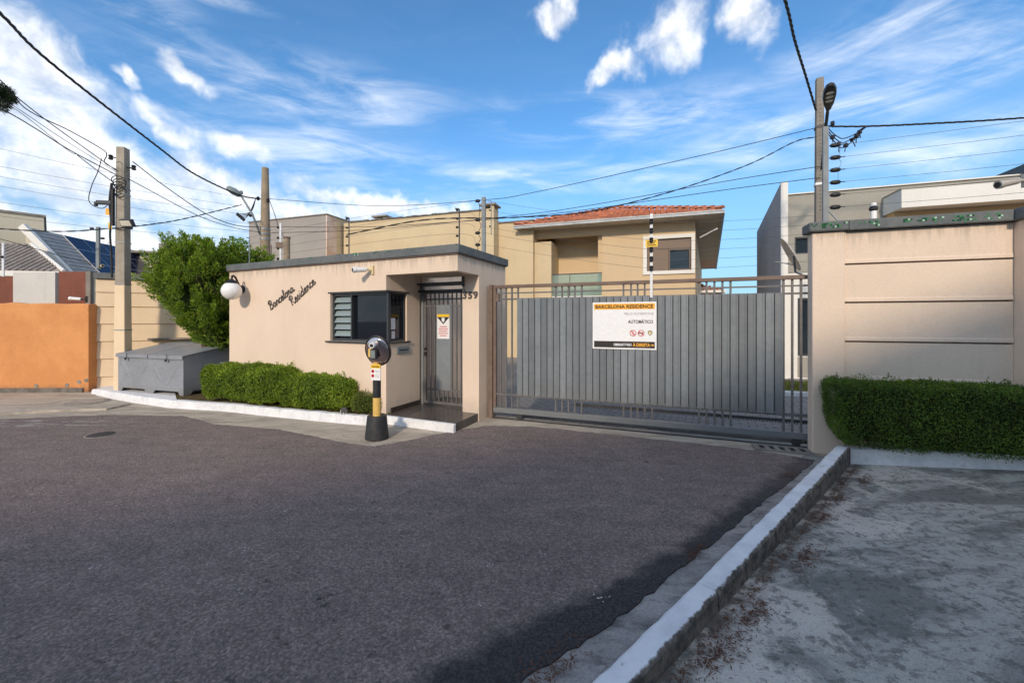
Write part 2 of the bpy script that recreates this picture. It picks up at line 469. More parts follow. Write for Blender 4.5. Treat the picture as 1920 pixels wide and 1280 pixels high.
leaf_mat('hedge_leaf', (0.060, 0.110, 0.012), (0.190, 0.290, 0.026), (0.42, 0.52, 0.05), 0.03, 0.40, 2.6)
leaf_mat('hedge_leaf_dark', (0.030, 0.060, 0.014), (0.105, 0.190, 0.030), (0.26, 0.38, 0.05), 0.03, 0.38, 3.0)
leaf_mat('round_leaf', (0.05, 0.075, 0.012), (0.140, 0.190, 0.028), (0.28, 0.33, 0.05), 0.06, 0.3, 4.0)
leaf_mat('thuja_leaf', (0.04, 0.085, 0.015), (0.140, 0.235, 0.026), (0.34, 0.46, 0.045), 0.04, 0.38, 2.6)
leaf_mat('thuja_tip', (0.09, 0.16, 0.02), (0.23, 0.34, 0.03), (0.44, 0.54, 0.05), 0.03, 0.38, 2.6)
leaf_mat('pine_leaf', (0.015, 0.030, 0.012), (0.040, 0.065, 0.025), (0.10, 0.12, 0.05), 0.05, 0.2, 3.0)
leaf_mat('grass_blade', (0.06, 0.08, 0.012), (0.16, 0.19, 0.03), (0.30, 0.31, 0.07), 0.15, 0.3, 3.0)

# asphalt: old warm-grey surface, stones, dark pits, a blacker freshly tarred edge along the gutter
KA = Vector((0.635, 1.767, 0))
KB = Vector((3.73, 4.418, 0))
KD = (KB - KA).normalized()
KN = Vector((KD.y, -KD.x, 0))              # to the right of the kerb, away from the street
t, b, out = new_mat('asphalt')
p = worldpos(t)
big = t.mapr(t.noise(p, 0.55, 4, 0.55), 0.3, 0.7)
col = t.mix(big, (0.252, 0.196, 0.174), (0.206, 0.161, 0.146))
mid = t.mapr(t.noise(t.mapping(p, scale=(1, 2.2, 1), rot=(0, 0, R(25))), 2.6, 6, 0.65), 0.35, 0.7)
col = t.mix(t.math('MULTIPLY', mid, 0.55), col, (0.135, 0.108, 0.101))
mott = t.mapr(t.noise(p, 55, 5, 0.80), 0.34, 0.68, 0.72, 1.28, False)
col = t.mix(1.0, col, t.comb(mott, mott, mott), 'MULTIPLY')
vcol = t.sep(t.voronoi(p, 88, out=1))[0]
grain = t.mapr(t.math('POWER', vcol, 1.6), 0.0, 1.0, 0.70, 1.48, False)
col = t.mix(1.0, col, t.comb(grain, grain, grain), 'MULTIPLY')
vs = t.voronoi(p, 95)
stone = t.math('MULTIPLY', t.math('LESS_THAN', vs, 0.28), t.math('GREATER_THAN', t.noise(p, 40, 2), 0.57))
col = t.mix(t.math('MULTIPLY', stone, 0.7), col, (0.24, 0.225, 0.22))
pit = t.mapr(t.noise(t.mapping(p, scale=(1.0, 1.7, 1)), 7.0, 6, 0.72), 0.60, 0.68)
pitm = t.mapr(t.noise(p, 1.2, 3), 0.38, 0.6)
col = t.mix(t.math('MULTIPLY', t.math('MULTIPLY', pit, pitm), 0.75), col, (0.022, 0.022, 0.027))
smx = t.vmath('LENGTH', t.vmath('MULTIPLY', t.vmath('SUBTRACT', p, (-7.6, 6.15, 0.0)), (0.42, 2.6, 0.0)), out=1)
smear = t.math('MULTIPLY', t.mapr(smx, 0.2, 1.0, 1.0, 0.0), t.mapr(t.noise(t.mapping(p, scale=(1, 4, 1), rot=(0, 0, R(8))), 2.4, 6, 0.7), 0.50, 0.62))
col = t.mix(t.math('MULTIPLY', smear, 0.7), col, (0.50, 0.48, 0.45))
speck = t.math('MULTIPLY', t.math('LESS_THAN', t.voronoi(p, 9.0), 0.035), t.math('GREATER_THAN', t.noise(p, 2.3, 2), 0.60))
col = t.mix(speck, col, (0.5, 0.49, 0.47))
dist = t.vmath('DOT_PRODUCT', t.vmath('SUBTRACT', p, tuple(KA)), tuple(-KN), out=1)
along = t.vmath('DOT_PRODUCT', t.vmath('SUBTRACT', p, tuple(KA)), tuple(KD), out=1)
dn = t.math('ADD', dist, t.math('MULTIPLY', t.math('SUBTRACT', t.noise(p, 5, 5, 0.65), 0.5), 0.30))
tarw = t.mapr(along, -1.2, 1.4, 0.74, 0.46)
tar = t.math('MULTIPLY', t.mapr(t.math('SUBTRACT', dn, tarw), -0.11, 0.05, 0.92, 0.0), t.mapr(along, 1.8, 3.8, 1.0, 0.6))
tarc = t.mix(t.mapr(t.noise(p, 60, 4, 0.7), 0.4, 0.66), (0.016, 0.0165, 0.019), (0.060, 0.058, 0.062))
col = t.mix(tar, col, tarc)
t.l.new(col, b.inputs['Base Color'])
b.inputs['Roughness'].default_value = 0.82
b.inputs['Specular IOR Level'].default_value = 0.35
hh = t.math('ADD', t.noise(p, 120, 4, 0.7), t.math('ADD', t.math('MULTIPLY', t.voronoi(p, 70), -0.7), t.math('MULTIPLY', pit, -1.2)))
bump(t, b, hh, 0.75, 0.009)

def concrete(name, light, dark, moss, patch, rot=35, gain=1.0, bd=0.006):
    t, b, out = new_mat(name)
    p = worldpos(t)
    q = t.mapping(p, scale=(0.8, 2.4, 1), rot=(0, 0, R(rot)))
    n = t.noise(q, 1.5, 7, 0.68, 0.5)
    col = t.mix(t.mapr(n, 0.34, 0.62), dark, light)
    n2 = t.noise(q, 5.0, 6, 0.7, 0.3)
    col = t.mix(t.math('MULTIPLY', t.mapr(n2, 0.48, 0.68), 0.7 * gain), col, moss)
    n3 = t.noise(p, 0.75, 6, 0.62, 0.6)
    col = t.mix(t.mapr(n3, 0.57, 0.63, 0.0, 0.8 * gain), col, patch)
    g = t.mapr(t.noise(p, 110, 4, 0.7), 0.3, 0.7, 0.72, 1.28, False)
    col = t.mix(1.0, col, t.comb(g, g, g), 'MULTIPLY')
    pit = t.mapr(t.noise(p, 26, 5, 0.7), 0.62, 0.70)
    col = t.mix(t.math('MULTIPLY', pit, 0.55 * gain), col, (0.045, 0.042, 0.04))
    cr = t.voronoi(t.vmath('ADD', p, t.vmath('SCALE', t.noise(p, 3, 4, 0.6, 0, 1), scale=0.25)), 0.9, 'DISTANCE_TO_EDGE')
    crk = t.math('MULTIPLY', t.math('MULTIPLY', t.mapr(cr, 0.0, 0.010, 1.0, 0.0), t.mapr(t.noise(p, 0.7, 3), 0.5, 0.6)), 0.35)
    col = t.mix(crk, col, (0.06, 0.055, 0.05))
    t.l.new(col, b.inputs['Base Color'])
    b.inputs['Roughness'].default_value = 0.9
    b.inputs['Specular IOR Level'].default_value = 0.3
    hh = t.math('ADD', t.noise(p, 85, 4, 0.7), t.math('ADD', t.math('MULTIPLY', n2, 1.2), t.math('MULTIPLY', crk, -2.0)))
    bump(t, b, hh, 0.6, bd)

t, b, out = new_mat('sidewalk_concrete')
p = worldpos(t)
q = t.mapping(p, scale=(0.75, 1.9, 1), rot=(0, 0, R(20)))
n_a = t.noise(q, 1.25, 9, 0.70, 0.9)
n_b = t.noise(q, 4.2, 8, 0.72, 0.6)
n_c = t.noise(p, 17.0, 6, 0.72)
col = t.mix(t.mapr(n_a, 0.40, 0.58), (0.205, 0.200, 0.180), (0.43, 0.41, 0.365))
col = t.mix(t.math('MULTIPLY', t.mapr(n_b, 0.50, 0.62), 0.70), col, (0.145, 0.143, 0.128))
kd = t.vmath('DOT_PRODUCT', t.vmath('SUBTRACT', p, tuple(KA)), tuple(KN), out=1)
near = t.mapr(kd, 0.15, 0.75, 0.10, 0.0)
pale = t.mapr(t.math('ADD', t.noise(p, 1.35, 8, 0.66, 0.5), near), 0.56, 0.61)
col = t.mix(t.math('MULTIPLY', pale, 0.75), col, (0.62, 0.56, 0.49))
col = t.mix(t.math('MULTIPLY', t.mapr(n_c, 0.52, 0.60), 0.60), col, (0.085, 0.082, 0.072))
spk = t.mapr(t.noise(p, 48, 4, 0.7), 0.60, 0.68)
col = t.mix(t.math('MULTIPLY', spk, 0.7), col, (0.06, 0.055, 0.05))
rustm = t.math('MULTIPLY', t.mapr(kd, 0.02, 0.16, 1.0, 0.0), t.mapr(t.noise(p, 6, 6, 0.7), 0.42, 0.56))
col = t.mix(t.math('MULTIPLY', rustm, 0.8), col, (0.07, 0.055, 0.042))
g = t.mapr(t.noise(p, 120, 4, 0.7), 0.3, 0.7, 0.78, 1.22, False)
col = t.mix(1.0, col, t.comb(g, g, g), 'MULTIPLY')
t.l.new(col, b.inputs['Base Color'])
b.inputs['Roughness'].default_value = 0.88
b.inputs['Specular IOR Level'].default_value = 0.3
bump(t, b, t.math('ADD', t.noise(p, 85, 4, 0.7), t.math('ADD', n_c, t.math('MULTIPLY', pale, 0.8))), 0.6, 0.007)
concrete('apron_concrete', (0.50, 0.435, 0.35), (0.34, 0.29, 0.235), (0.22, 0.18, 0.145), (0.58, 0.52, 0.44), -10, 0.6)
concrete('gutter_concrete', (0.36, 0.335, 0.31), (0.20, 0.185, 0.175), (0.06, 0.057, 0.054), (0.20, 0.14, 0.12), 45, 0.9)
concrete('yard_concrete', (0.25, 0.24, 0.23), (0.17, 0.165, 0.16), (0.10, 0.10, 0.10), (0.28, 0.27, 0.25), 5, 0.5)

t, b, out = new_mat('pavers')
p = worldpos(t)
br = t.node('ShaderNodeTexBrick')
t.l.new(t.mapping(p, rot=(0, 0, R(27))), br.inputs['Vector'])
br.inputs['Scale'].default_value = 1.0
br.inputs['Brick Width'].default_value = 0.22
br.inputs['Row Height'].default_value = 0.11
br.inputs['Mortar Size'].default_value = 0.008
br.inputs['Color1'].default_value = (0.30, 0.285, 0.265, 1)
br.inputs['Color2'].default_value = (0.24, 0.23, 0.22, 1)
br.inputs['Mortar'].default_value = (0.09, 0.085, 0.08, 1)
t.l.new(br.outputs[0], b.inputs['Base Color'])
b.inputs['Roughness'].default_value = 0.9
bump(t, b, t.math('SUBTRACT', 1.0, br.outputs[1]), 0.6, 0.01)

# louvre-like corrugation for distant tile roofs
def tiled(name, src):
    return MATS[src]

# ------------------------------------------------------------------ mesh helpers
class MB:
    def __init__(self):
        self.v = []
        self.f = []

    def add(self, vs, fs):
        o = len(self.v)
        self.v.extend([tuple(q) for q in vs])
        self.f.extend([tuple(i + o for i in f) for f in fs])
        return self

    def box(self, x0, x1, y0, y1, z0, z1):
        return self.add([(x0, y0, z0), (x1, y0, z0), (x1, y1, z0), (x0, y1, z0), (x0, y0, z1), (x1, y0, z1), (x1, y1, z1), (x0, y1, z1)],
                        [(0, 3, 2, 1), (4, 5, 6, 7), (0, 1, 5, 4), (1, 2, 6, 5), (2, 3, 7, 6), (3, 0, 4, 7)])

    def hexa(self, bottom, top):
        """Eight-corner block: four bottom points and four top points, counter-clockwise from above."""
        return self.add(list(bottom) + list(top), [(0, 3, 2, 1), (4, 5, 6, 7), (0, 1, 5, 4), (1, 2, 6, 5), (2, 3, 7, 6), (3, 0, 4, 7)])

    def prism(self, poly, z0, z1):
        n = len(poly)
        vs = [(x, y, z0) for x, y in poly] + [(x, y, z1) for x, y in poly]
        fs = [tuple(range(n - 1, -1, -1)), tuple(range(n, 2 * n))] + [(i, (i + 1) % n, n + (i + 1) % n, n + i) for i in range(n)]
        return self.add(vs, fs)

    def prism_y(self, poly, y0, y1):
        """Polygon in x,z extruded along y."""
        n = len(poly)
        vs = [(x, y0, z) for x, z in poly] + [(x, y1, z) for x, z in poly]
        fs = [tuple(range(n)), tuple(range(2 * n - 1, n - 1, -1))] + [(i, n + i, n + (i + 1) % n, (i + 1) % n) for i in range(n)]
        return self.add(vs, fs)

    def tube(self, pts, r, n=8, cap=True):
        pts = [Vector(p) for p in pts]
        m = len(pts)
        rs = r if hasattr(r, '__len__') else [r] * m
        vs, fs = [], []
        up = None
        for i, p in enumerate(pts):
            d = (pts[min(i + 1, m - 1)] - pts[max(i - 1, 0)]).normalized()
            if up is None:
                a = Vector((0, 0, 1)) if abs(d.z) < 0.9 else Vector((1, 0, 0))
                up = (a - d * a.dot(d)).normalized()
            else:
                up = (up - d * up.dot(d)).normalized()
            s = d.cross(up)
            for k in range(n):
                t_ = 2 * math.pi * k / n
                vs.append(p + (up * math.cos(t_) + s * math.sin(t_)) * rs[i])
        for i in range(m - 1):
            for k in range(n):
                a, c = i * n + k, i * n + (k + 1) % n
                fs.append((a, c, c + n, a + n))
        if cap:
            fs.append(tuple(range(n - 1, -1, -1)))
            fs.append(tuple(range((m - 1) * n, m * n)))
        return self.add(vs, fs)

    def lathe(self, prof, n=24, c=(0, 0, 0), axis='Z'):
        vs, fs = [], []
        m = len(prof)
        for r, z in prof:
            for k in range(n):
                a = 2 * math.pi * k / n
                q = (r * math.cos(a), r * math.sin(a), z)
                if axis == 'Y':
                    q = (q[0], -q[2], q[1])
                elif axis == 'X':
                    q = (q[2], q[0], q[1])
                vs.append((q[0] + c[0], q[1] + c[1], q[2] + c[2]))
        for i in range(m - 1):
            for k in range(n):
                a, d = i * n + k, i * n + (k + 1) % n
                fs.append((a, d, d + n, a + n))
        fs.append(tuple(range(n - 1, -1, -1)))
        fs.append(tuple(range((m - 1) * n, m * n)))
        return self.add(vs, fs)

    def sphere(self, c, r, n=20, m=12, sx=1, sy=1, sz=1):
        prof = [(max(r * math.sin(math.pi * i / m), 0.0004), -r * math.cos(math.pi * i / m)) for i in range(m + 1)]
        o = len(self.v)
        self.lathe(prof, n)
        for i in range(o, len(self.v)):
            x, y, z = self.v[i]
            self.v[i] = (x * sx + c[0], y * sy + c[1], z * sz + c[2])
        return self

    def mesh(self, name):
        me = bpy.data.meshes.new(name)
        me.from_pydata(self.v, [], self.f)
        me.update()
        return me


def obj(name, m, mat, parent=None, loc=(0, 0, 0), rot=(0, 0, 0), smooth=False, bevel=0.0):
    me = m.mesh(name) if isinstance(m, MB) else m
    if name == 'kerb_stone':
        bm = bmesh.new()
        bm.from_mesh(me)
        bmesh.ops.recalc_face_normals(bm, faces=bm.faces)
        bm.to_mesh(me)
        bm.free()
    o = bpy.data.objects.new(name, me)
    if mat and not me.materials:
        me.materials.append(MATS[mat])
    COL.objects.link(o)
    o.parent = parent
    o.location = loc
    o.rotation_euler = rot
    if smooth:
        for p_ in me.polygons:
            p_.use_smooth = True
        if smooth == 'auto':
            me.set_sharp_from_angle(angle=R(40))
    if bevel:
        bm_ = o.modifiers.new('bevel', 'BEVEL')
        bm_.width = bevel
        bm_.segments = 2
        bm_.limit_method = 'ANGLE'
    return o

def tag(o, label, cat, group=None, kind=None):
    o['label'] = label
    o['category'] = cat
    if group:
        o['group'] = group
    if kind:
        o['kind'] = kind
    return o

def struct(o, kind='structure'):
    o['kind'] = kind
    return o

def thing(name, label, cat, loc=(0, 0, 0), rotz=0.0, group=None):
    o = bpy.data.objects.new(name, None)
    o.empty_display_size = 0.2
    COL.objects.link(o)
    o.location = loc
    o.rotation_euler = (0, 0, rotz)
    return tag(o, label, cat, group)

def B(*a):
    return MB().box(*a)

def at(px, py, Y):
    """Point seen at (px, py) of the photograph that stands Y metres in front of the photographer."""
    return Vector(((px - 960.0) / 751.0 * Y, Y, EYE - (py - 600.0) / 751.0 * Y))

def gnd(px, py, z=0.0):
    Y = (EYE - z) * 751.0 / (py - 600.0)
    return Vector(((px - 960.0) / 751.0 * Y, Y, z))

def text_mesh(s, size, extrude=0.002, align='LEFT', bold=0.0, width=None, shear=0.0):
    cu = bpy.data.curves.new('text', 'FONT')
    cu.body = s
    cu.size = size
    cu.extrude = extrude
    cu.align_x = align
    cu.offset = bold
    cu.shear = shear
    cu.resolution_u = 3
    o = bpy.data.objects.new('text', cu)
    COL.objects.link(o)
    dg = bpy.context.evaluated_depsgraph_get()
    me = bpy.data.meshes.new_from_object(o.evaluated_get(dg))
    bpy.data.objects.remove(o)
    bpy.data.curves.remove(cu)
    if width and len(me.vertices):
        xs = [v.co.x for v in me.vertices]
        k = width / max(max(xs) - min(xs), 1e-6)
        for v in me.vertices:
            v.co.x *= k
    # stand upright facing -y
    for v in me.vertices:
        x, y, z = v.co
        v.co = (x, -z, y)
    me.materials.clear()
    return me

def smooth_pts(pts, n=6):
    pts = [Vector(p) for p in pts]
    if len(pts) < 3:
        return [pts[0].lerp(pts[-1], i / n) for i in range(n + 1)]
    out_ = []
    P = [pts[0] * 2 - pts[1]] + pts + [pts[-1] * 2 - pts[-2]]
    for i in range(1, len(P) - 2):
        a, b_, c, d = P[i - 1], P[i], P[i + 1], P[i + 2]
        for k in range(n):
            s = k / n
            out_.append(0.5 * ((2 * b_) + (c - a) * s + (2 * a - 5 * b_ + 4 * c - d) * s * s + (3 * b_ - a - 3 * c + d) * s ** 3))
    out_.append(pts[-1])
    return out_

def np_mesh(name, V, quads, mat):
    me = bpy.data.meshes.new(name)
    nv, nf = len(V), len(quads)
    k = quads.shape[1]
    me.vertices.add(nv)
    me.vertices.foreach_set('co', np.ascontiguousarray(V, dtype=np.float32).ravel())
    me.loops.add(nf * k)
    me.loops.foreach_set('vertex_index', np.ascontiguousarray(quads, dtype=np.int32).ravel())
    me.polygons.add(nf)
    me.polygons.foreach_set('loop_start', np.arange(nf, dtype=np.int32) * k)
    me.polygons.foreach_set('loop_total', np.full(nf, k, dtype=np.int32))
    me.update(calc_edges=True)
    me.validate()
    me.materials.append(MATS[mat])
    return me

def unit(a):
    return a / np.maximum(np.linalg.norm(a, axis=1, keepdims=True), 1e-9)

def leaf_quads(pos, axis, nrm, length, width, bend=0.25):
    """One folded diamond-shaped leaf per position."""
    n = len(pos)
    ax = unit(axis)
    sd = unit(np.cross(ax, nrm))
    up = np.cross(sd, ax)
    L = length.reshape(-1, 1)
    Wd = width.reshape(-1, 1)
    v0 = pos
    v1 = pos + ax * L * 0.5 + sd * Wd * 0.5 + up * L * bend * 0.3
    v2 = pos + ax * L + up * L * bend * -0.2
    v3 = pos + ax * L * 0.5 - sd * Wd * 0.5 + up * L * bend * 0.3
    V = np.stack([v0, v1, v2, v3], axis=1).reshape(-1, 3)
    Q = np.arange(4 * n).reshape(-1, 4)
    return V, Q


# ================================================================== GROUND, STREET, PAVEMENTS
g = MB()
g.add([(-400, -400, -0.05), (400, -400, -0.05), (400, 900, -0.05), (-400, 900, -0.05)], [(0, 1, 2, 3)])
struct(obj('ground', g, 'yard_concrete'))

def sheet(name, pts, z, mat, kind='structure', skirt=0.0):
    m = MB()
    vs = [(p_[0], p_[1], z) for p_ in pts]
    n = len(vs)
    m.add(vs, [tuple(range(n))])
    if skirt:
        m.add(vs + [(x, y, zz - skirt) for x, y, zz in vs], [(i, i + n, (i + 1) % n + n, (i + 1) % n) for i in range(n)])
    o = obj(name, m, mat)
    struct(o, kind)
    # make the top face upwards
    me = o.data
    if me.polygons[0].normal.z < 0:
        me.flip_normals()
    return o

# concrete apron: everything between the street and the buildings
sheet('apron', [(-40, -0.5), (-3, 1.0), (0.5, 2.0), (4.4, 4.5), (6.5, 4.5), (6.5, 6.0), (-2, 9), (-7, 13), (-40, 13)], 0.0, 'apron_concrete')

def rough_edge(pts, step=0.07, amp=0.02):
    """Break a polyline of ground points into a ragged edge."""
    out_ = []
    for a, b_ in zip(pts[:-1], pts[1:]):
        a, b_ = Vector(a), Vector(b_)
        n = max(1, int((b_ - a).length / step))
        d = (b_ - a).normalized()
        nn = Vector((-d.y, d.x, 0))
        for i in range(n):
            out_.append(a.lerp(b_, i / n) + nn * random.uniform(-amp, amp))
    out_.append(Vector(pts[-1]))
    return out_

edge_px = [(1010, 1260), (1115, 1190), (1200, 1130), (1310, 1040), (1410, 960), (1528, 864), (1424, 847), (1300, 832), (1100, 811), (1000, 801),
           (915, 799), (850, 809), (760, 828), (700, 839), (650, 832), (600, 822), (520, 806), (400, 796), (345, 781), (200, 779), (0, 787)]
e = [gnd(*q) for q in edge_px]
e0 = e[0]
back = e0 - KD * 4.5
ragged = rough_edge([back] + e, 0.06, 0.014)
asphalt_pts = ragged + [Vector((-40, 6.6, 0)), Vector((-60, -60, 0)), Vector((back.x - 2, -60, 0))]
am = MB()
vs = [(q.x, q.y, 0.014) for q in asphalt_pts]
am.add(vs, [tuple(range(len(vs)))])
am.add(vs + [(x, y, -0.004) for x, y, z in vs], [(i, i + len(vs), (i + 1) % len(vs) + len(vs), (i + 1) % len(vs)) for i in range(len(vs))])
street = struct(obj('street', am, 'asphalt'))
if street.data.polygons[0].normal.z < 0:
    street.data.flip_normals()

# gutter strip along the kerb
GA = KA - KN * 0.02 - KD * 6.0
GB = KB - KN * 0.02 + KD * 0.12
sheet('gutter', [GA, GB, GB - KN * 0.40, GA - KN * 0.55], 0.005, 'gutter_concrete')

# sidewalk on the right, rising gently away from the kerb
sm = MB()
NX, NY = 40, 26
a0 = KA - KD * 8
L0 = (KB - KA).length + 8.0 + 0.05
for j in range(NY + 1):
    for i in range(NX + 1):
        q = a0 + KD * (L0 * i / NX + (6.0 * (j / NY) if i == NX else 0)) + KN * (12.0 * (j / NY) ** 1.6)
        n_ = (q - KA).dot(KN)
        sm.v.append((q.x, q.y, 0.007 + 0.08 * min(n_, 5.0)))
for j in range(NY):
    for i in range(NX):
        k = j * (NX + 1) + i
        sm.f.append((k, k + 1, k + NX + 2, k + NX + 1))
sw = struct(obj('sidewalk', sm, 'sidewalk_concrete'))
if sw.data.polygons[0].normal.z < 0:
    sw.data.flip_normals()

# the white kerb between street and sidewalk, stone by stone
kerb = bpy.data.objects.new('kerb', None)
COL.objects.link(kerb)
kerb['kind'] = 'structure'
Lk = (KB - KA).length
s0, k = -6.0, 0
while s0 < Lk - 0.01:
    s1 = min(s0 + 0.95, Lk)
    pa, pb = KA + KD * (s0 + 0.003), KA + KD * (s1 - 0.003)
    za, zb = [0.095 + 0.10 * max(0.0, min(1.0, (s / Lk))) for s in (s0, s1)]
    jog = random.uniform(-0.004, 0.004)
    m = MB()
    n = 14
    rows = []
    for i in range(n + 1):
        f = i / n
        q = pa.lerp(pb, f)
        z = za + (zb - za) * f + jog
        w = 0.125 + random.uniform(-0.004, 0.004)
        r_ = KN * random.uniform(-0.004, 0.004)
        lo = q + KN * 0.004
        rows.append([lo + Vector((0, 0, -0.04)), q + r_ + Vector((0, 0, z - 0.014)), q + r_ - KN * 0.014 + Vector((0, 0, z)),
                     q - KN * (w - 0.02) + Vector((0, 0, z)), q - KN * w + Vector((0, 0, z - 0.016)), q - KN * (w + 0.012) + Vector((0, 0, -0.04))])
    vs = [v for r_ in rows for v in r_]
    fs = []
    for i in range(n):
        for j in range(5):
            a = i * 6 + j
            fs.append((a, a + 1, a + 7, a + 6))
    fs += [tuple(range(5, -1, -1)), tuple(range(n * 6, n * 6 + 6))]
    m.add(vs, fs)
    obj('kerb_stone', m, 'kerb_painted', kerb)
    s0, k = s1, k + 1

# litter of needles and leaves swept against the kerb: nobody could count it
pos, axs = [], []
for (s, nn, rad, cnt) in [(0.35, 0.10, 0.10, 260), (0.75, 0.12, 0.10, 240), (1.55, 0.14, 0.13, 340), (2.35, 0.10, 0.08, 160), (2.9, 0.10, 0.08, 150), (3.55, 0.16, 0.13, 240),
                          (1.1, -0.30, 0.09, 120), (-0.35, -0.28, 0.16, 240), (3.2, -0.30, 0.10, 120), (3.9, 0.35, 0.2, 120)] + [(q, 0.05, 0.06, 45) for q in np.arange(-0.4, 4, 0.17)]:
    for _ in range(cnt):
        q = KA + KD * (s + random.gauss(0, rad)) + KN * (nn + abs(random.gauss(0, rad * 0.45)) * (1 if nn > 0 else -1))
        d_ = (q - KA).dot(KN)
        pos.append((q.x, q.y, (0.010 + 0.08 * d_ if d_ > 0 else 0.016) + random.uniform(0, 0.012)))
        a = random.uniform(0, 6.28)
        axs.append((math.cos(a), math.sin(a), random.uniform(-0.1, 0.35)))
pos, axs = np.array(pos), np.array(axs)
V, Q = leaf_quads(pos, axs, np.tile([0, 0, 1.0], (len(pos), 1)), rng.uniform(0.012, 0.04, len(pos)), rng.uniform(0.002, 0.008, len(pos)))
lit = obj('leaf_litter', np_mesh('leaf_litter', V, Q, 'litter_brown'), None)
tag(lit, 'brown needles and leaf litter swept against the white kerb', 'leaf litter', kind='stuff')

# white paint chips on the asphalt
pos = []
for (px, py) in [(922, 1070), (905, 1133), (445, 1112), (462, 1034), (760, 1010), (658, 960), (536, 962), (1012, 1040), (180, 1065), (1128, 1125), (1460, 850), (1475, 856), (1240, 900), (1180, 930), (1020, 885), (600, 905), (300, 880)]:
    c = gnd(px, py)
    for _ in range(random.randint(3, 8)):
        pos.append((c.x + random.gauss(0, 0.025), c.y + random.gauss(0, 0.02), 0.018))
pos = np.array(pos)
ang = rng.uniform(0, 6.28, len(pos))
V, Q = leaf_quads(pos, np.stack([np.cos(ang), np.sin(ang), 0 * ang], 1), np.tile([0, 0, 1.0], (len(pos), 1)), rng.uniform(0.006, 0.02, len(pos)), rng.uniform(0.004, 0.012, len(pos)), 0.02)
tag(obj('paint_chips', np_mesh('paint_chips', V, Q, 'chip_white'), None), 'tiny white paint chips scattered over the asphalt', 'paint chips', kind='stuff')

# yard behind the gate
sheet('inner_driveway', [(-0.6, 6.75), (4.0, 5.12), (14, 7.0), (18, 60), (-3, 60), (-0.6, 12)], 0.004, 'pavers')
m = MB().prism([(4.6, 9.05), (9.5, 7.4), (10.2, 9.2), (5.2, 10.9)], 0.0, 0.05)
struct(obj('lawn', m, 'lawn'))
m = MB().prism([(4.55, 8.85), (9.45, 7.2), (9.5, 7.36), (4.6, 9.01)], 0.0, 0.09)
struct(obj('lawn_kerb', m, 'whitewash'))
n = 9000
uu, vv = rng.random(n), rng.random(n)
gp = np.stack([4.7 + 4.8 * uu + 0.55 * vv, 9.08 - 1.62 * uu + 1.75 * vv, np.full(n, 0.05)], 1)
ga = np.stack([rng.normal(0, .45, n), rng.normal(0, .45, n), np.ones(n)], 1)
V, Q = leaf_quads(gp, ga, rng.normal(0, 1, (n, 3)), rng.uniform(0.03, 0.08, n), rng.uniform(0.006, 0.012, n))
tag(obj('grass', np_mesh('grass', V, Q, 'grass_blade'), None), 'short yellow-green grass of the strip behind the gate', 'grass', kind='stuff')

# left-hand sidewalk slab with its low kerb lip, manhole covers
lp = [gnd(-260, 785), gnd(0, 779), gnd(100, 772), gnd(200, 769), gnd(245, 759), gnd(178, 743)]
m = MB().prism([(q.x, q.y) for q in lp] + [(-9.2, 9.2), (-16, 9.2)], -0.01, 0.035)
struct(obj('sidewalk_far', m, 'apron_concrete', bevel=0.01))

def manhole(px, py, r, z, label):
    c = gnd(px, py)
    root = thing('manhole_cover', label, 'manhole cover', (c.x, c.y, z))
    obj('ring', MB().lathe([(r * 1.14, 0.0), (r * 1.14, 0.006), (r * 1.02, 0.007), (r * 1.02, 0.0)], 28), 'stained_slab', root)
    lid = MB().lathe([(r, 0.0), (r, 0.009), (r * 0.97, 0.011), (0.001, 0.011)], 28)
    for i in range(-3, 4):
        w = math.sqrt(max(0.0, (r * 0.85) ** 2 - (i * r * 0.24) ** 2))
        lid.box(-w, w, i * r * 0.24 - r * 0.04, i * r * 0.24 + r * 0.04, 0.0105, 0.016)
    obj('lid', lid, 'steel_dark' if r < 0.2 else 'roof_brown', root)

manhole(190, 817, 0.15, 0.014, 'small dark round manhole cover set in the asphalt')
manhole(165, 757, 0.28, 0.0365, 'round rusty manhole cover in the concrete sidewalk before orange wall')

# drain grate at the foot of the gate
c = gnd(1466, 843)
root = thing('drain_grate', 'iron storm drain grate with slots by the gate pillar', 'drain', (c.x, c.y, 0.016), R(-20))
obj('pit', B(-0.27, 0.27, -0.085, 0.085, -0.012, -0.004), 'black_rubber', root)
obj('rim', MB().box(-0.31, 0.31, -0.115, -0.083, -0.01, 0.006).box(-0.31, 0.31, 0.083, 0.115, -0.01, 0.006).box(-0.31, -0.27, -0.083, 0.083, -0.01, 0.006).box(0.27, 0.31, -0.083, 0.083, -0.01, 0.006), 'stained_slab', root)
for i in range(6):
    x = -0.27 + i * 0.108
    obj('grate_bar', B(x - 0.024, x + 0.024, -0.083, 0.083, -0.004, 0.005), 'stained_slab', root)

# ================================================================== GUARDHOUSE
GH_ROT = -math.radians(24.4)
GH = thing('guardhouse', 'cream single storey guardhouse with corner window, porch and dark coping', 'guardhouse', (-1.98, 6.3, 0), GH_ROT)
gu, gv = Vector((math.cos(GH_ROT), math.sin(GH_ROT), 0)), Vector((-math.sin(GH_ROT), math.cos(GH_ROT), 0))
GO = Vector((-1.98, 6.3, 0))

def gh(x, y, z=0.0):
    return GO + gu * x + gv * y + Vector((0, 0, z))

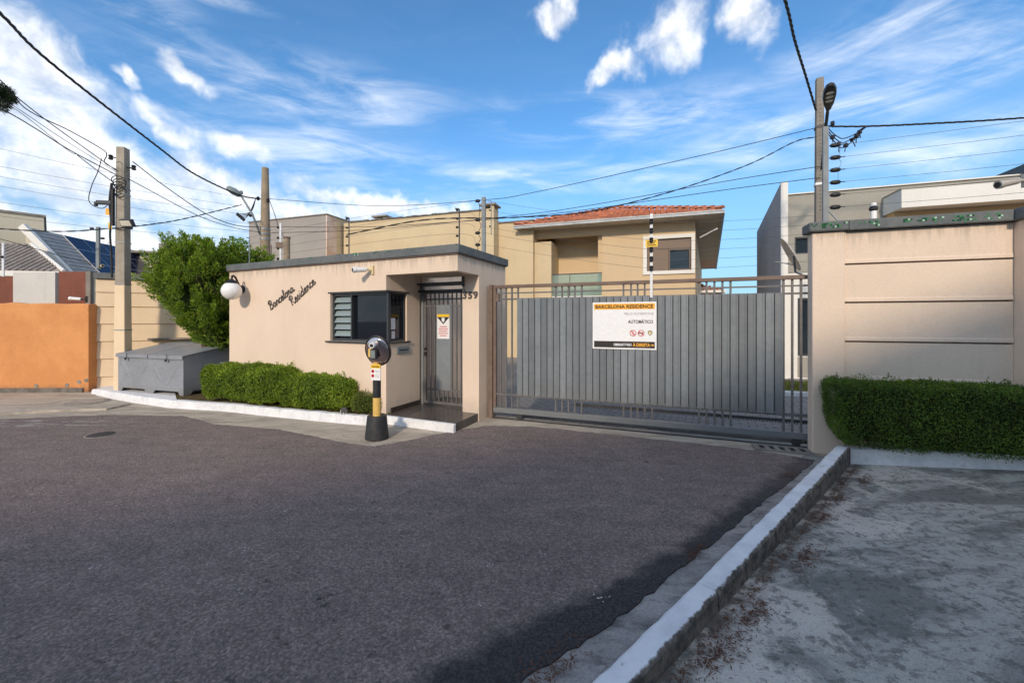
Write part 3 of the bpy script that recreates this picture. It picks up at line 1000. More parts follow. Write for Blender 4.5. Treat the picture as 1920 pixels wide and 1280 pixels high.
CT = 2.565
m = MB()
m.box(-3.98, -1.217, 0, 0.15, 0, CT)
m.box(-1.217, 0, 0, 0.15, 0, 1.25)
m.box(-1.217, 0, 0, 0.15, 2.05, CT)
m.box(-0.15, 0, 0.15, 0.85, 0, 1.25)
m.box(-0.15, 0, 0.15, 0.85, 2.05, CT)
m.box(-0.15, 0, 0.50, 0.85, 1.25, 2.05)
obj('wall', m, 'cream', GH)
obj('side_wall', MB().box(-3.98, -3.83, 0.15, 2.6, 0, CT), 'cream', GH)
obj('back_wall', MB().box(-3.98, -0.001, 2.6, 2.75, 0, CT), 'cream', GH)
obj('inner_wall', MB().box(-0.15, -0.001, 0.90, 2.6, 0, CT), 'cream', GH)
obj('porch_beam', MB().box(0.0, 1.316, 0.0, 0.12, 2.31, CT).box(1.196, 1.316, 0.12, 0.628, 2.31, CT), 'cream', GH)
obj('porch_wall', MB().box(1.016, 1.316, 0.628, 1.6, 0, CT), 'cream', GH)
obj('porch_ceiling', MB().box(0.003, 1.19, 0.125, 1.1, 2.36, 2.42), 'soffit', GH)
obj('roof', MB().box(-3.83, -0.16, 0.15, 2.6, 2.45, 2.55), 'stained_slab', GH)
m = MB().box(-4.02, 1.36, -0.045, 0.16, CT, 2.69).box(1.15, 1.36, 0.16, 1.64, CT, 2.69).box(-4.02, -3.80, 0.16, 2.8, CT, 2.69).box(-3.80, 0.04, 2.6, 2.8, CT, 2.69)
cop = obj('coping', m, 'coping', GH, bevel=0.008)
obj('drip_edge', MB().box(-4.0, 1.34, -0.025, -0.001, CT - 0.016, CT - 0.001).box(1.317, 1.34, 0.0, 1.6, CT - 0.016, CT - 0.001), 'gate_rust', GH)
# porch floor, white step, skirting
obj('porch_floor', MB().box(0.0, 1.30, -0.06, 1.6, 0.0, 0.126), 'porch_tile', GH)
obj('step_edge', MB().box(-0.03, 1.33, -0.13, -0.062, 0.0, 0.132), 'whitewash', GH, bevel=0.012)
obj('skirting_board', MB().box(0.0, 0.014, 0.10, 0.85, 0.127, 0.20), 'skirting', GH)
obj('porch_pipe', MB().box(0.05, 1.0, 0.70, 0.76, 2.20, 2.235).box(0.0, 1.0, 0.80, 0.84, 2.08, 2.12), 'frame_dark', GH)
m = MB().tube([(1.02, 0.60, 2.30), (1.02, 0.60, 2.18), (1.06, 0.615, 2.06), (1.16, 0.62, 2.03), (1.29, 0.62, 2.05)], 0.007, 6)
m.box(1.02, 1.05, 0.59, 0.627, 2.14, 2.30)
obj('conduit', m, 'frame_dark', GH)
# window: louvre, large pane, corner post, side pane
win = obj('window', MB().box(-1.19, -0.03, 0.115, 0.135, 1.27, 2.04), 'glass_tinted', GH)
m = MB()
for x0, x1 in ((-1.217, -1.175), (-0.80, -0.775), (-0.035, 0.0)):
    m.box(x0, x1, 0.05, 0.11, 1.253, 2.048)
m.box(-1.175, -0.80, 0.05, 0.11, 1.253, 1.295).box(-1.175, -0.80, 0.05, 0.11, 2.005, 2.048)
m.box(-0.775, -0.035, 0.05, 0.11, 1.253, 1.285).box(-0.775, -0.035, 0.05, 0.11, 2.015, 2.048)
m.box(-0.08, -0.03, 0.465, 0.498, 1.253, 2.048).box(-0.08, -0.03, 0.11, 0.465, 1.253, 1.285).box(-0.08, -0.03, 0.11, 0.465, 2.015, 2.048)
obj('frame', m, 'frame_dark', win)
obj('side_pane', MB().box(-0.062, -0.048, 0.136, 0.465, 1.285, 2.015), 'glass_tinted', win)
for i in range(6):
    z = 1.33 + i * 0.113
    s = MB().hexa([(-1.17, 0.050, z), (-0.805, 0.050, z), (-0.805, 0.100, z + 0.085), (-1.17, 0.100, z + 0.085)],
                  [(-1.17, 0.046, z + 0.004), (-0.805, 0.046, z + 0.004), (-0.805, 0.096, z + 0.089), (-1.17, 0.096, z + 0.089)])
    obj('louvre_slat', s, 'glass_louvre', win)
obj('sill', MB().box(-1.30, 0.03, -0.035, 0.05, 1.225, 1.249).box(-0.04, 0.03, 0.05, 0.56, 1.225, 1.249), 'frame_dark', win)
obj('lintel_strip', MB().box(-1.26, 0.012, -0.012, -0.001, 2.052, 2.072).box(0.001, 0.012, 0.0, 0.56, 2.052, 2.072), 'frame_dark', win)
obj('notice', MB().box(-0.044, -0.040, 0.15, 0.26, 1.45, 1.63), 'sign_white', win)
obj('notice', MB().box(-0.044, -0.040, 0.17, 0.25, 1.30, 1.42), 'sign_white', win)

# bits of green mosaic left on a coping
def mosaic(name, parent, spots, dens, rnd, label=None):
    groups = {'mosaic_dark': MB(), 'mosaic_mid': MB(), 'mosaic_light': MB()}
    keys = list(groups)
    for (x0, x1, y, z0, z1, d) in spots:
        nx, nz = int((x1 - x0) / 0.021), int((z1 - z0) / 0.021)
        seeds = [(rnd.uniform(0, nx), rnd.gauss(0.72, 0.25) * nz, rnd.uniform(1.5, 4.5)) for _ in range(max(1, int(nx * d)))]
        for i in range(nx):
            for j in range(nz):
                f = max([max(0.0, 1 - math.hypot((i - a) / r_, (j - c_) / (r_ * 0.8))) for a, c_, r_ in seeds] + [0.0])
                if rnd.random() < f * dens:
                    k = rnd.choices(keys, (0.5, 0.33, 0.17))[0]
                    x, z = x0 + i * 0.021, z0 + j * 0.021
                    groups[k].box(x, x + 0.018, y - 0.004, y + 0.002, z, z + 0.018)
    for k, gmb in groups.items():
        if gmb.v:
            o = obj(name, gmb, k, parent)
            o['kind'] = 'stuff'

mosaic('mosaic_chips', GH, [(-4.0, 1.34, -0.045, 2.65, 2.695, 0.05)], 0.8, random.Random(3))

# pedestrian gate in the porch
PG = thing('pedestrian_gate', 'narrow grey barred pedestrian gate with sheet panel inside the porch', 'gate', gh(0.02, 0.88), GH_ROT)
obj('post', MB().box(0.0, 0.05, -0.02, 0.03, 0.128, 2.19), 'gate_grey', PG)
obj('post', MB().box(0.95, 0.99, -0.02, 0.03, 0.128, 2.19), 'gate_grey', PG)
obj('leaf_frame', MB().box(0.06, 0.10, -0.015, 0.025, 0.15, 2.10).box(0.90, 0.94, -0.015, 0.025, 0.15, 2.10).box(0.10, 0.90, -0.015, 0.025, 0.15, 0.19).box(0.10, 0.90, -0.015, 0.025, 2.06, 2.10), 'gate_frame', PG)
for z in (0.38, 1.83, 1.95):
    obj('rail', MB().box(0.10, 0.90, -0.012, 0.022, z, z + 0.025), 'gate_frame', PG)
for i in range(8):
    x = 0.10 + (i + 1) * 0.80 / 9
    obj('bar', MB().box(x - 0.009, x + 0.009, -0.006, 0.016, 0.19, 2.06), 'gate_frame', PG)
obj('sheet_panel', MB().box(0.33, 0.62, -0.024, -0.014, 0.40, 1.86), 'gate_grey', PG)
obj('header', MB().box(0.0, 0.99, -0.02, 0.03, 2.19, 2.23), 'gate_frame', PG)
hd = obj('lock', MB().box(0.09, 0.125, -0.05, -0.015, 0.98, 1.12), 'black_metal', PG)
obj('handle', MB().tube([(0.11, -0.05, 1.06), (0.11, -0.09, 1.06), (0.18, -0.09, 1.06)], 0.008, 6), 'steel', hd)

GS = thing('warning_notice', 'small notice with yellow band and black wedge on the pedestrian gate', 'sign', gh(0.37, 0.853, 1.28), GH_ROT)
obj('plate', MB().box(0, 0.25, -0.004, 0.0, 0, 0.42), 'sign_white', GS)
obj('yellow_band', MB().box(0, 0.25, -0.007, -0.0045, 0.375, 0.42), 'sign_yellow', GS)
obj('black_wedge', MB().prism_y([(0.0, 0.372), (0.125, 0.25), (0.25, 0.372)], -0.007, -0.0045), 'sign_black', GS)
obj('crest', MB().prism_y([(0.095, 0.36), (0.095, 0.31), (0.125, 0.28), (0.155, 0.31), (0.155, 0.36)], -0.010, -0.0075), 'sign_white', GS)
for i, w in enumerate((0.15, 0.19, 0.17, 0.20, 0.14)):
    obj('print_line', MB().box(0.125 - w / 2, 0.125 + w / 2, -0.006, -0.0045, 0.20 - i * 0.038, 0.213 - i * 0.038), 'sign_red', GS)

# letter slot on the porch side wall
LS = thing('letter_slot', 'grey metal letter slot below the corner window of the guardhouse', 'letterbox', gh(0.0, 0.24, 1.05), GH_ROT)
obj('plate', MB().box(0.001, 0.022, 0.0, 0.30, 0.0, 0.115), 'meter_grey', LS, bevel=0.003)
obj('flap', MB().box(0.0225, 0.028, 0.05, 0.25, 0.05, 0.066), 'black_metal', LS)

# script lettering on the front wall
STROKES = {
    'B': ([[(.6, 2), (.45, 1), (.4, 0)], [(.05, 1.5), (.5, 2.1), (1.2, 2), (1.3, 1.5), (.7, 1.1), (1.4, .9), (1.45, .3), (.9, 0), (.2, .15)]], 1.75),
    'R': ([[(.6, 2), (.45, 1), (.4, 0)], [(.05, 1.5), (.5, 2.1), (1.2, 2), (1.3, 1.5), (.7, 1.1), (1.0, .6), (1.4, 0), (1.8, .25)]], 1.8),
    'a': ([[(.9, .85), (.5, 1), (.1, .6), (.2, .1), (.6, .05), (.9, .5), (.95, .95), (.9, .3), (1.1, 0), (1.4, .25)]], 1.3),
    'r': ([[(0, .2), (.3, .9), (.35, 1.05), (.5, .85), (.8, .9), (.75, .4), (.8, .05), (1.15, .25)]], 1.1),
    'c': ([[(.9, .8), (.5, 1), (.1, .55), (.25, .05), (.7, .02), (1.1, .3)]], 1.0),
    'e': ([[(.1, .4), (.6, .6), (.75, .9), (.45, 1), (.1, .55), (.25, .05), (.7, .02), (1.1, .3)]], 1.0),
    'l': ([[(0, .2), (.5, 1.2), (.6, 1.9), (.4, 2), (.25, 1.4), (.25, .4), (.45, 0), (.8, .25)]], .78),
    'o': ([[(.6, 1), (.15, .7), (.1, .25), (.45, 0), (.85, .35), (.75, .9), (.5, 1), (.7, .8), (1.1, .9)]], 1.05),
    'n': ([[(0, .8), (.2, 1), (.25, .5), (.2, 0), (.35, .6), (.7, 1), (.85, .7), (.85, .2), (1.0, 0), (1.3, .25)]], 1.25),
    's': ([[(0, .2), (.5, 1.05), (.55, .7), (.8, .3), (.55, 0), (.2, .1)]], .95),
    'i': ([[(.1, .3), (.3, 1), (.25, .4), (.4, 0), (.75, .25)], [(.36, 1.45), (.40, 1.55)]], .7),
    'd': ([[(.8, .85), (.45, 1), (.1, .6), (.2, .1), (.55, .05), (.85, .5), (1.0, 2), (.85, .5), (1, 0), (1.35, .25)]], 1.3)}

def script_word(word, x, z, length, ang, parent):
    adv = sum(STROKES[c_][1] for c_ in word)
    k = length / adv
    ca, sa = math.cos(ang), math.sin(ang)
    cx = 0.0
    for c_ in word:
        m = MB()
        for st in STROKES[c_][0]:
            pts = []
            for (a, b_) in st:
                a, b_ = (cx + a) * k, b_ * k * 1.15
                pts.append((x + a * ca - b_ * sa, -0.012, z + a * sa + b_ * ca))
            m.tube(smooth_pts(pts, 5), 0.0082, 6)
        obj('letter', m, 'bronze', parent, smooth=True)
        cx += STROKES[c_][1]

LT = thing('wall_lettering', 'dark cursive metal lettering Barcelona Residence on the guardhouse front', 'lettering', gh(-2.75, -0.001, 0), GH_ROT)
script_word('Barcelona', 0.012, 1.778, 0.74, R(28.5), LT)
script_word('Residence', 0.592, 1.849, 0.72, R(33), LT)

HN = thing('house_number', 'dark house number 359 on the porch wall', 'house number', gh(1.016, 0.627, 1.945), GH_ROT)
for i, d_ in enumerate('359'):
    me = text_mesh(d_, 0.158, 0.008, 'CENTER', 0.004)
    obj('digit', me, 'bronze', HN, (0.045 + i * 0.10, -0.009, 0.0))

# globe lamp on its bracket
WL = thing('wall_lamp', 'white glass globe lamp on a black curved bracket at the guardhouse corner', 'lamp', gh(-3.56, 0, 2.20), GH_ROT)
obj('wall_plate', MB().lathe([(0.075, 0.0), (0.07, 0.03), (0.03, 0.045)], 16, axis='Y'), 'black_metal', WL, (0, 0, 0), smooth='auto')
arm = [(0, -0.03, 0.0), (0.01, -0.09, 0.10), (0.05, -0.17, 0.21), (0.09, -0.24, 0.23), (0.115, -0.27, 0.19), (0.12, -0.28, 0.12)]
obj('arm', MB().tube(smooth_pts(arm, 6), 0.018, 8), 'black_metal', WL, smooth=True)
obj('collar', MB().lathe([(0.10, 0.0), (0.105, 0.03), (0.05, 0.06), (0.02, 0.08)], 18), 'black_metal', WL, (0.12, -0.28, 0.085), smooth='auto')
obj('globe', MB().sphere((0, 0, 0), 0.168, 28, 18), 'globe_white', WL, (0.12, -0.28, -0.055), smooth=True)

# cameras
def bullet_camera(name, label, loc, rotz, pitch, body, parts=True, s=1.0, arm_len=0.10, base='cream_plastic'):
    root = thing(name, label, 'security camera', loc, rotz)
    obj('mount', MB().box(-0.035 * s, 0.035 * s, -0.02 * s, 0.0, -0.07 * s, 0.07 * s), base, root, bevel=0.006)
    obj('arm', MB().tube([(0, -0.015 * s, 0), (0, -arm_len * s, 0.0)], 0.018 * s, 8), base, root)
    bo = obj('housing', MB().lathe([(0.034 * s, 0.0), (0.037 * s, 0.02 * s), (0.037 * s, 0.15 * s), (0.043 * s, 0.155 * s), (0.043 * s, 0.20 * s), (0.034 * s, 0.20 * s)], 16, axis='Y'), body, root,
             (0, -arm_len * s, 0), (pitch, 0, 0), smooth='auto')
    obj('lens', MB().lathe([(0.030 * s, 0.0), (0.030 * s, 0.006 * s)], 14, (0, -0.1985 * s, 0), axis='Y'), 'black_metal', bo)
    return root

bullet_camera('security_camera', 'cream bullet camera on the guardhouse wall above the window', gh(-0.27, -0.001, 2.40), GH_ROT - R(28), R(6), 'white_plastic', s=1.05)

# satellite dish behind the coping
SD = thing('satellite_dish', 'small teal satellite dish peeping over the guardhouse coping', 'satellite dish', gh(-2.2, 1.2, 2.55), GH_ROT + R(10))
obj('reflector', MB().lathe([(0.02, 0.0), (0.12, 0.01), (0.22, 0.04), (0.285, 0.085), (0.285, 0.092), (0.22, 0.05), (0.10, 0.02)], 24, axis='Y'), 'dish_teal', SD, (0, 0, 0.14), (R(15), 0, 0), smooth=True)
obj('mast', MB().tube([(0, 0.03, 0), (0, 0.03, 0.14)], 0.018, 8), 'steel', SD)

# ================================================================== LEFT PLANTER
kp = [gnd(*q) for q in [(170, 741), (250, 755), (320, 765), (420, 771), (500, 780), (600, 790), (680, 797), (720, 795)]]
pk = bpy.data.objects.new('planter_kerb', None)
COL.objects.link(pk)
pk['kind'] = 'structure'
for a, b_ in zip(kp[:-1], kp[1:]):
    d = (b_ - a).normalized()
    nn = Vector((-d.y, d.x, 0))
    n = 8
    rows = []
    for i in range(n + 1):
        q = a.lerp(b_, i / n)
        z = 0.132 + random.uniform(-0.006, 0.006)
        o_ = nn * random.uniform(-0.006, 0.006)
        rows.append([q + o_ * 0.3 + Vector((0, 0, -0.02)), q + o_ + nn * 0.02 + Vector((0, 0, z - 0.02)), q + nn * 0.04 + o_ + Vector((0, 0, z)), q + nn * 0.13 + Vector((0, 0, z)), q + nn * 0.13 + Vector((0, 0, -0.02))])
    vs = [v for r_ in rows for v in r_]
    fs = [(i * 5 + j, i * 5 + 5 + j, i * 5 + 6 + j, i * 5 + 1 + j) for i in range(n) for j in range(4)] + [(0, 1, 2, 3, 4), tuple(n * 5 + j for j in (4, 3, 2, 1, 0))]
    obj('kerb_stone', MB().add(vs, fs), 'whitewash', pk)
inner = [q + Vector((0.02, 0.11, 0)) for q in kp]
m = MB().prism([(q.x, q.y) for q in inner[2:]] + [tuple(gh(0.0, 0.02)[:2]), tuple(gh(-3.98, 0.02)[:2]), (-6.0, 8.6), (-6.9, 8.2)], 0.0, 0.115)
struct(obj('flower_bed', m, 'soil'))
m = MB().prism([(q.x, q.y) for q in inner[:3]] + [(-6.9, 8.2), (-6.0, 8.6), (-4.0, 11.4), (-9.4, 9.35)], 0.0, 0.120)
struct(obj('bin_pad', m, 'whitewash'))

# ================================================================== FOLIAGE
def rounded_box_points(n, hx, hy, hz, pw, seed, bulge=0.06, no_bottom=True):
    """Random points on a lumpy rounded box centred at the origin, with outward normals."""
    r_ = np.random.default_rng(seed)
    A = np.array([hy * hz * 2, hy * hz * 2, hx * hz * 2, hx * hz * 2, hx * hy * 2.4, 0.0 if no_bottom else hx * hy])
    face = r_.choice(6, n, p=A / A.sum())
    u, v = r_.uniform(-1, 1, n), r_.uniform(-1, 1, n)
    P = np.zeros((n, 3))
    for k in range(6):
        s = face == k
        ax = k // 2
        o1, o2 = [(1, 2), (0, 2), (0, 1)][ax]
        sg = 1.0 if k % 2 == 0 else -1.0
        if ax == 2:
            sg = 1.0 if k == 4 else -1.0
        P[s, ax] = sg
        P[s, o1] = u[s]
        P[s, o2] = v[s]
    H = np.array([hx, hy, hz])
    rad = min(hx, hy, hz) * pw
    Q_ = P * H
    core = np.clip(Q_, -(H - rad), H - rad)
    d = Q_ - core
    dn_ = np.maximum(np.linalg.norm(d, axis=1, keepdims=True), 1e-6)
    N = d / dn_
    Q_ = core + N * rad
    lump = (np.sin(Q_[:, 0] * 9 + seed) * np.sin(Q_[:, 1] * 11 + 1.7 * seed) + np.sin(Q_[:, 2] * 13 + Q_[:, 0] * 5 + seed) * 0.8 + np.sin(Q_[:, 0] * 23 + Q_[:, 1] * 19) * 0.5) / 2.3
    return Q_ + N * (lump * bulge)[:, None], N

def hedge(name, label, cat, cx, cy, z0, rotz, hx, hy, hz, mat, n, leaf=(0.022, 0.042), pw=0.5, seed=1, bulge=0.03, group=None, sprigs=60, taper=0.0):
    root = thing(name, label, cat, (cx, cy, z0), rotz, group)
    P, N = rounded_box_points(n, hx, hy, hz, pw, seed, bulge)
    r_ = np.random.default_rng(seed + 50)
    depth = np.abs(r_.normal(0, 0.022, n))
    P = P - N * depth[:, None] + r_.normal(0, 0.010, (n, 3))
    if sprigs:
        S, SN = rounded_box_points(sprigs * 30, hx, hy, hz, pw, seed + 9, bulge)
        sel = np.where(SN[:, 2] > 0.25)[0][:sprigs]
        for i in sel:
            k = 9
            hh_ = np.linspace(0.0, r_.uniform(0.02, 0.07), k)
            dirv = np.array([r_.normal(0, .3), r_.normal(0, .3), 1.0])
            P = np.vstack([P, S[i] + hh_[:, None] * dirv + r_.normal(0, 0.006, (k, 3))])
            N = np.vstack([N, np.tile([0, 0, 1.0], (k, 1))])
    n2_ = len(P)
    P[:, 2] += hz
    if taper:
        f = 1.0 - taper * np.clip(1 - P[:, 2] / (0.55 * hz * 2), 0, 1) ** 1.5
        P[:, 0] *= f
        P[:, 1] *= f
    ax = N * 0.35 + r_.normal(0, 0.75, (n2_, 3)) + np.array([0, 0, 0.35])
    V_, Q_ = leaf_quads(P, ax, N + r_.normal(0, 0.55, (n2_, 3)), r_.uniform(leaf[0], leaf[1], n2_), r_.uniform(leaf[0], leaf[1], n2_) * 0.55)
    fo = obj('foliage', np_mesh('foliage', V_, Q_, mat), None, root)
    fo['kind'] = 'stuff'
    # solid core, coloured dark to stand for the shade between leaves
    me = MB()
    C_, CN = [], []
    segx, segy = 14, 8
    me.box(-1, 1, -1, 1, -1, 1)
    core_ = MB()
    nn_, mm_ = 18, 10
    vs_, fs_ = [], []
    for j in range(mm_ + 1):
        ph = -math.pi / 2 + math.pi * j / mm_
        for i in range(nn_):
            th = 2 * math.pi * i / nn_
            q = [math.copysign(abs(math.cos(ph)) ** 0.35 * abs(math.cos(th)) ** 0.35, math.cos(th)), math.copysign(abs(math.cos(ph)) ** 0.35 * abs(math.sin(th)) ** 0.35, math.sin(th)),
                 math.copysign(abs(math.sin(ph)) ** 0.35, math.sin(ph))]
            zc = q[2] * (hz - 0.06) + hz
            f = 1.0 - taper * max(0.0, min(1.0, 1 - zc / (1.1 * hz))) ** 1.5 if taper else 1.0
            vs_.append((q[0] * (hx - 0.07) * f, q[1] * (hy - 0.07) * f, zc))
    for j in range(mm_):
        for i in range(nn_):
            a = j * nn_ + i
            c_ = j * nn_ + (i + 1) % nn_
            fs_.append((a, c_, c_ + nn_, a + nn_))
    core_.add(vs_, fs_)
    obj('shade_core', core_, 'foliage_core', root, smooth=True)
    for x in np.linspace(-hx * 0.7, hx * 0.7, max(2, int(hx * 3))):
        obj('stem', MB().tube([(x, 0, -0.02), (x + 0.02, 0.01, hz * 0.8)], [0.018, 0.010], 6), 'bark', root)
    return root

a, b_ = gnd(366, 752, 0.12), gnd(520, 768, 0.12)
d = Vector((b_.x - a.x, b_.y - a.y, 0))
hr = math.atan2(d.y, d.x)
hn = Vector((-d.y, d.x, 0)).normalized()
c = (a + b_) / 2 + hn * 0.36
hedge('clipped_hedge', 'long bright green clipped hedge beside the grey metal bin', 'hedge', c.x, c.y, 0.115, hr, d.length / 2, 0.36, 0.33, 'hedge_leaf', 30000, pw=0.72, bulge=0.045, seed=3, group='clipped hedges in the white kerbed beds', taper=0.12)
a2, b2 = gnd(505, 767, 0.12), gnd(656, 777, 0.12)
d2 = Vector((b2.x - a2.x, b2.y - a2.y, 0))
hr2 = math.atan2(d2.y, d2.x)
hn2 = Vector((-d2.y, d2.x, 0)).normalized()
c = (a2 + b2) / 2 + hn2 * 0.30
hedge('clipped_hedge', 'lower green hedge tapering towards the round bush below the window', 'hedge', c.x, c.y, 0.115, hr2 - R(1), d2.length / 2, 0.30, 0.275, 'hedge_leaf', 22000, pw=0.8, bulge=0.045, seed=5, group='clipped hedges in the white kerbed beds', taper=0.1)
c = gnd(679, 779, 0.12) + Vector((0, 0.24, 0))
hedge('round_bush', 'small round clipped bush behind the mirror post', 'bush', c.x, c.y, 0.115, 0.3, 0.245, 0.235, 0.165, 'round_leaf', 6500, leaf=(0.014, 0.028), pw=0.95, seed=8, sprigs=20)

# dry grass tufts in the bed
n = 2600
uu, vv = rng.random(n), rng.random(n)
gp = np.array([list((kp[4].lerp(kp[7], q))[:2]) for q in uu])
gp = np.stack([gp[:, 0] + 0.05, gp[:, 1] + 0.14 + vv * 0.18, np.full(n, 0.115)], 1)
ga = np.stack([rng.normal(0, .6, n), rng.normal(0, .6, n), np.ones(n)], 1)
V, Q = leaf_quads(gp, ga, rng.normal(0, 1, (n, 3)), rng.uniform(0.02, 0.05, n), rng.uniform(0.004, 0.009, n))
tag(obj('dry_grass', np_mesh('dry_grass', V, Q, 'grass_blade'), None), 'dry grass in the bed behind the white kerb', 'grass', kind='stuff')

# garden spotlight
c = gnd(641, 779, 0.115)
GSP = thing('garden_spotlight', 'small dark garden spotlight standing in the bed by the round bush', 'spotlight', (c.x, c.y + 0.06, 0.115))
obj('stake', MB().tube([(0, 0, -0.02), (0, 0, 0.05)], 0.007, 6), 'white_plastic', GSP)
obj('head', MB().lathe([(0.022, 0.0), (0.032, 0.02), (0.042, 0.07), (0.042, 0.08)], 14), 'black_metal', GSP, (0, 0.03, 0.06), (R(70), 0, R(15)), smooth='auto')
obj('bracket', MB().box(-0.045, -0.039, -0.008, 0.03, 0.0, 0.08).box(0.039, 0.045, -0.008, 0.03, 0.0, 0.08), 'white_plastic', GSP)

# thuja tree in the corner
TC = Vector((-6.66, 8.62, 0))
TR_ = thing('thuja_tree', 'dense bright green conifer tree clipped round between wall and guardhouse', 'tree', TC)
obj('trunk', MB().tube([(0.12, 0, 0.05), (0.10, 0.02, 0.6), (0.04, 0, 1.3), (0, 0, 2.4)], [0.10, 0.085, 0.07, 0.03], 10), 'bark', TR_, smooth=True)
for i in range(7):
    a = i * 0.9 + 0.3
    obj('limb', MB().tube([(0.06, 0, 0.9 + i * 0.08), (0.06 + math.cos(a) * 0.3, math.sin(a) * 0.3, 1.35 + i * 0.1), (math.cos(a) * 0.62, math.sin(a) * 0.62, 1.9 + i * 0.09)], [0.035, 0.025, 0.01], 6), 'bark', TR_)
zk = [1.00, 1.12, 1.40, 1.70, 2.05, 2.45, 2.80, 3.02, 3.20]
rk = [0.10, 0.26, 0.46, 0.70, 0.91, 0.99, 0.94, 0.78, 0.36]
ok = [0.46, 0.42, 0.34, 0.26, 0.19, 0.18, 0.22, 0.26, 0.28]
P_all, A_all, N_all, T_all = [], [], [], []
r_ = np.random.default_rng(21)
NC = 560
for i in range(NC):
    z = r_.uniform(1.02, 3.18)
    while r_.random() > 0.25 + 0.75 * np.interp(z, zk, rk) / 0.98:
        z = r_.uniform(1.02, 3.18)
    th = r_.uniform(0, 2 * math.pi)
    rr = np.interp(z, zk, rk)
    lump = 1.0 + 0.07 * math.sin(3 * th + 4 * z) + 0.06 * math.sin(5 * th - 7 * z)
    q = r_.uniform(0.74, 1.04) * lump
    cxy = np.array([math.cos(th), math.sin(th)])
    base = np.array([np.interp(z, zk, ok) + cxy[0] * rr * q, cxy[1] * rr * q * 0.92, z])
    out_ = np.array([cxy[0] * 0.55, cxy[1] * 0.55, 0.85 if z > 1.5 else 0.35]) + r_.normal(0, 0.16, 3)
    out_ /= np.linalg.norm(out_)
    Lc = r_.uniform(0.28, 0.56) * (0.8 if z > 3.1 else 1.0)
    k = int(r_.uniform(105, 150))
    t_ = r_.random(k) ** 0.8
    width = 0.062 * np.sin(np.pi * np.clip(t_ * 0.85 + 0.15, 0, 1)) ** 0.7 + 0.012
    off = r_.normal(0, 1, (k, 3))
    off -= (off @ out_)[:, None] * out_
    off = unit(off)
    rad_ = width * np.sqrt(r_.random(k))
    T_all.append(t_)
    P_all.append(base + out_ * (t_ * Lc - 0.35 * Lc)[:, None] + off * rad_[:, None])
    A_all.append(out_ * 1.0 + off * 0.55 + r_.normal(0, 0.28, (k, 3)))
    N_all.append(off * 0.45 + np.array([cxy[0], cxy[1], 0.35]) + r_.normal(0, 0.35, (k, 3)))
P_, A_, N_ = np.vstack(P_all), np.vstack(A_all), np.vstack(N_all)
V, Q = leaf_quads(P_, A_, N_, r_.uniform(0.035, 0.075, len(P_)), r_.uniform(0.014, 0.026, len(P_)), 0.1)
crm = np_mesh('crown', V, Q, 'thuja_leaf')
crm.materials.append(MATS['thuja_tip'])
tt_ = np.concatenate(T_all)
if len(crm.polygons) == len(tt_):
    crm.polygons.foreach_set('material_index', (tt_ + r_.normal(0, 0.12, len(tt_)) > 0.72).astype(np.int32))
cr = obj('crown', crm, None, TR_)
cr['kind'] = 'stuff'
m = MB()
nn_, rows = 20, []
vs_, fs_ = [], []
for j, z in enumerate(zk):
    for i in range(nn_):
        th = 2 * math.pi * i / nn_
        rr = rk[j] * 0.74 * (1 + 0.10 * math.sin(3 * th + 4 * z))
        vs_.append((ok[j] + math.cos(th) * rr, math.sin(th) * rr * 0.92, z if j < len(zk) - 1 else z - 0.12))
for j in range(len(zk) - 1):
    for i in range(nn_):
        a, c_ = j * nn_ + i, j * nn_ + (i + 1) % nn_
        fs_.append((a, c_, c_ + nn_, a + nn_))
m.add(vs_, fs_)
obj('inner_shade_core', m, 'foliage_core', TR_, smooth=True)  # closed core whose dark colour stands for shade in the crown's gaps

# ================================================================== LEFT WALLS, BIN
LW_ROT = R(29)
lo = Vector((-9.24, 8.88, 0))
LWL = thing('panel_wall', 'cream precast panel wall with dark coping behind the left utility pole', 'wall', lo, LW_ROT)
LL = 6.2
obj('backing', MB().box(0, LL, 0.055, 0.20, 0, 2.52), 'cream_left', LWL)
zj = [0.02, 0.33, 0.73, 1.12, 1.51, 1.90, 2.22, 2.52]
for z0_, z1_ in zip(zj[:-1], zj[1:]):
    for x0_, x1_ in ((0.0, 2.05), (2.05, 4.1), (4.1, LL)):
        pnl = MB().hexa([(x0_ + 0.002, 0.0, z0_ + 0.006), (x1_ - 0.002, 0.0, z0_ + 0.006), (x1_ - 0.002, 0.054, z0_ + 0.006), (x0_ + 0.002, 0.054, z0_ + 0.006)],
                        [(x0_ + 0.002, 0.022, z1_ - 0.006), (x1_ - 0.002, 0.022, z1_ - 0.006), (x1_ - 0.002, 0.054, z1_ - 0.006), (x0_ + 0.002, 0.054, z1_ - 0.006)])
        obj('panel', pnl, 'cream_left', LWL)
obj('coping', MB().box(-0.02, LL, -0.04, 0.24, 2.525, 2.655), 'coping', LWL, bevel=0.008)
obj('ledge', MB().box(0.9, 2.35, -0.09, -0.003, 1.14, 1.18), 'stained_slab', LWL)

MBX = thing('meter_box', 'grey meter box on the cream wall above the metal bin', 'meter box', lo + Vector((math.cos(LW_ROT) * 1.36, math.sin(LW_ROT) * 1.36, 0)), LW_ROT)
obj('case', MB().box(0, 0.42, -0.07, -0.003, 0.75, 1.08), 'meter_grey', MBX, bevel=0.006)
obj('door', MB().box(0.02, 0.40, -0.078, -0.0705, 0.77, 1.06), 'meter_grey', MBX)
obj('window', MB().box(0.22, 0.36, -0.082, -0.0785, 0.92, 1.03), 'glass_tinted', MBX)

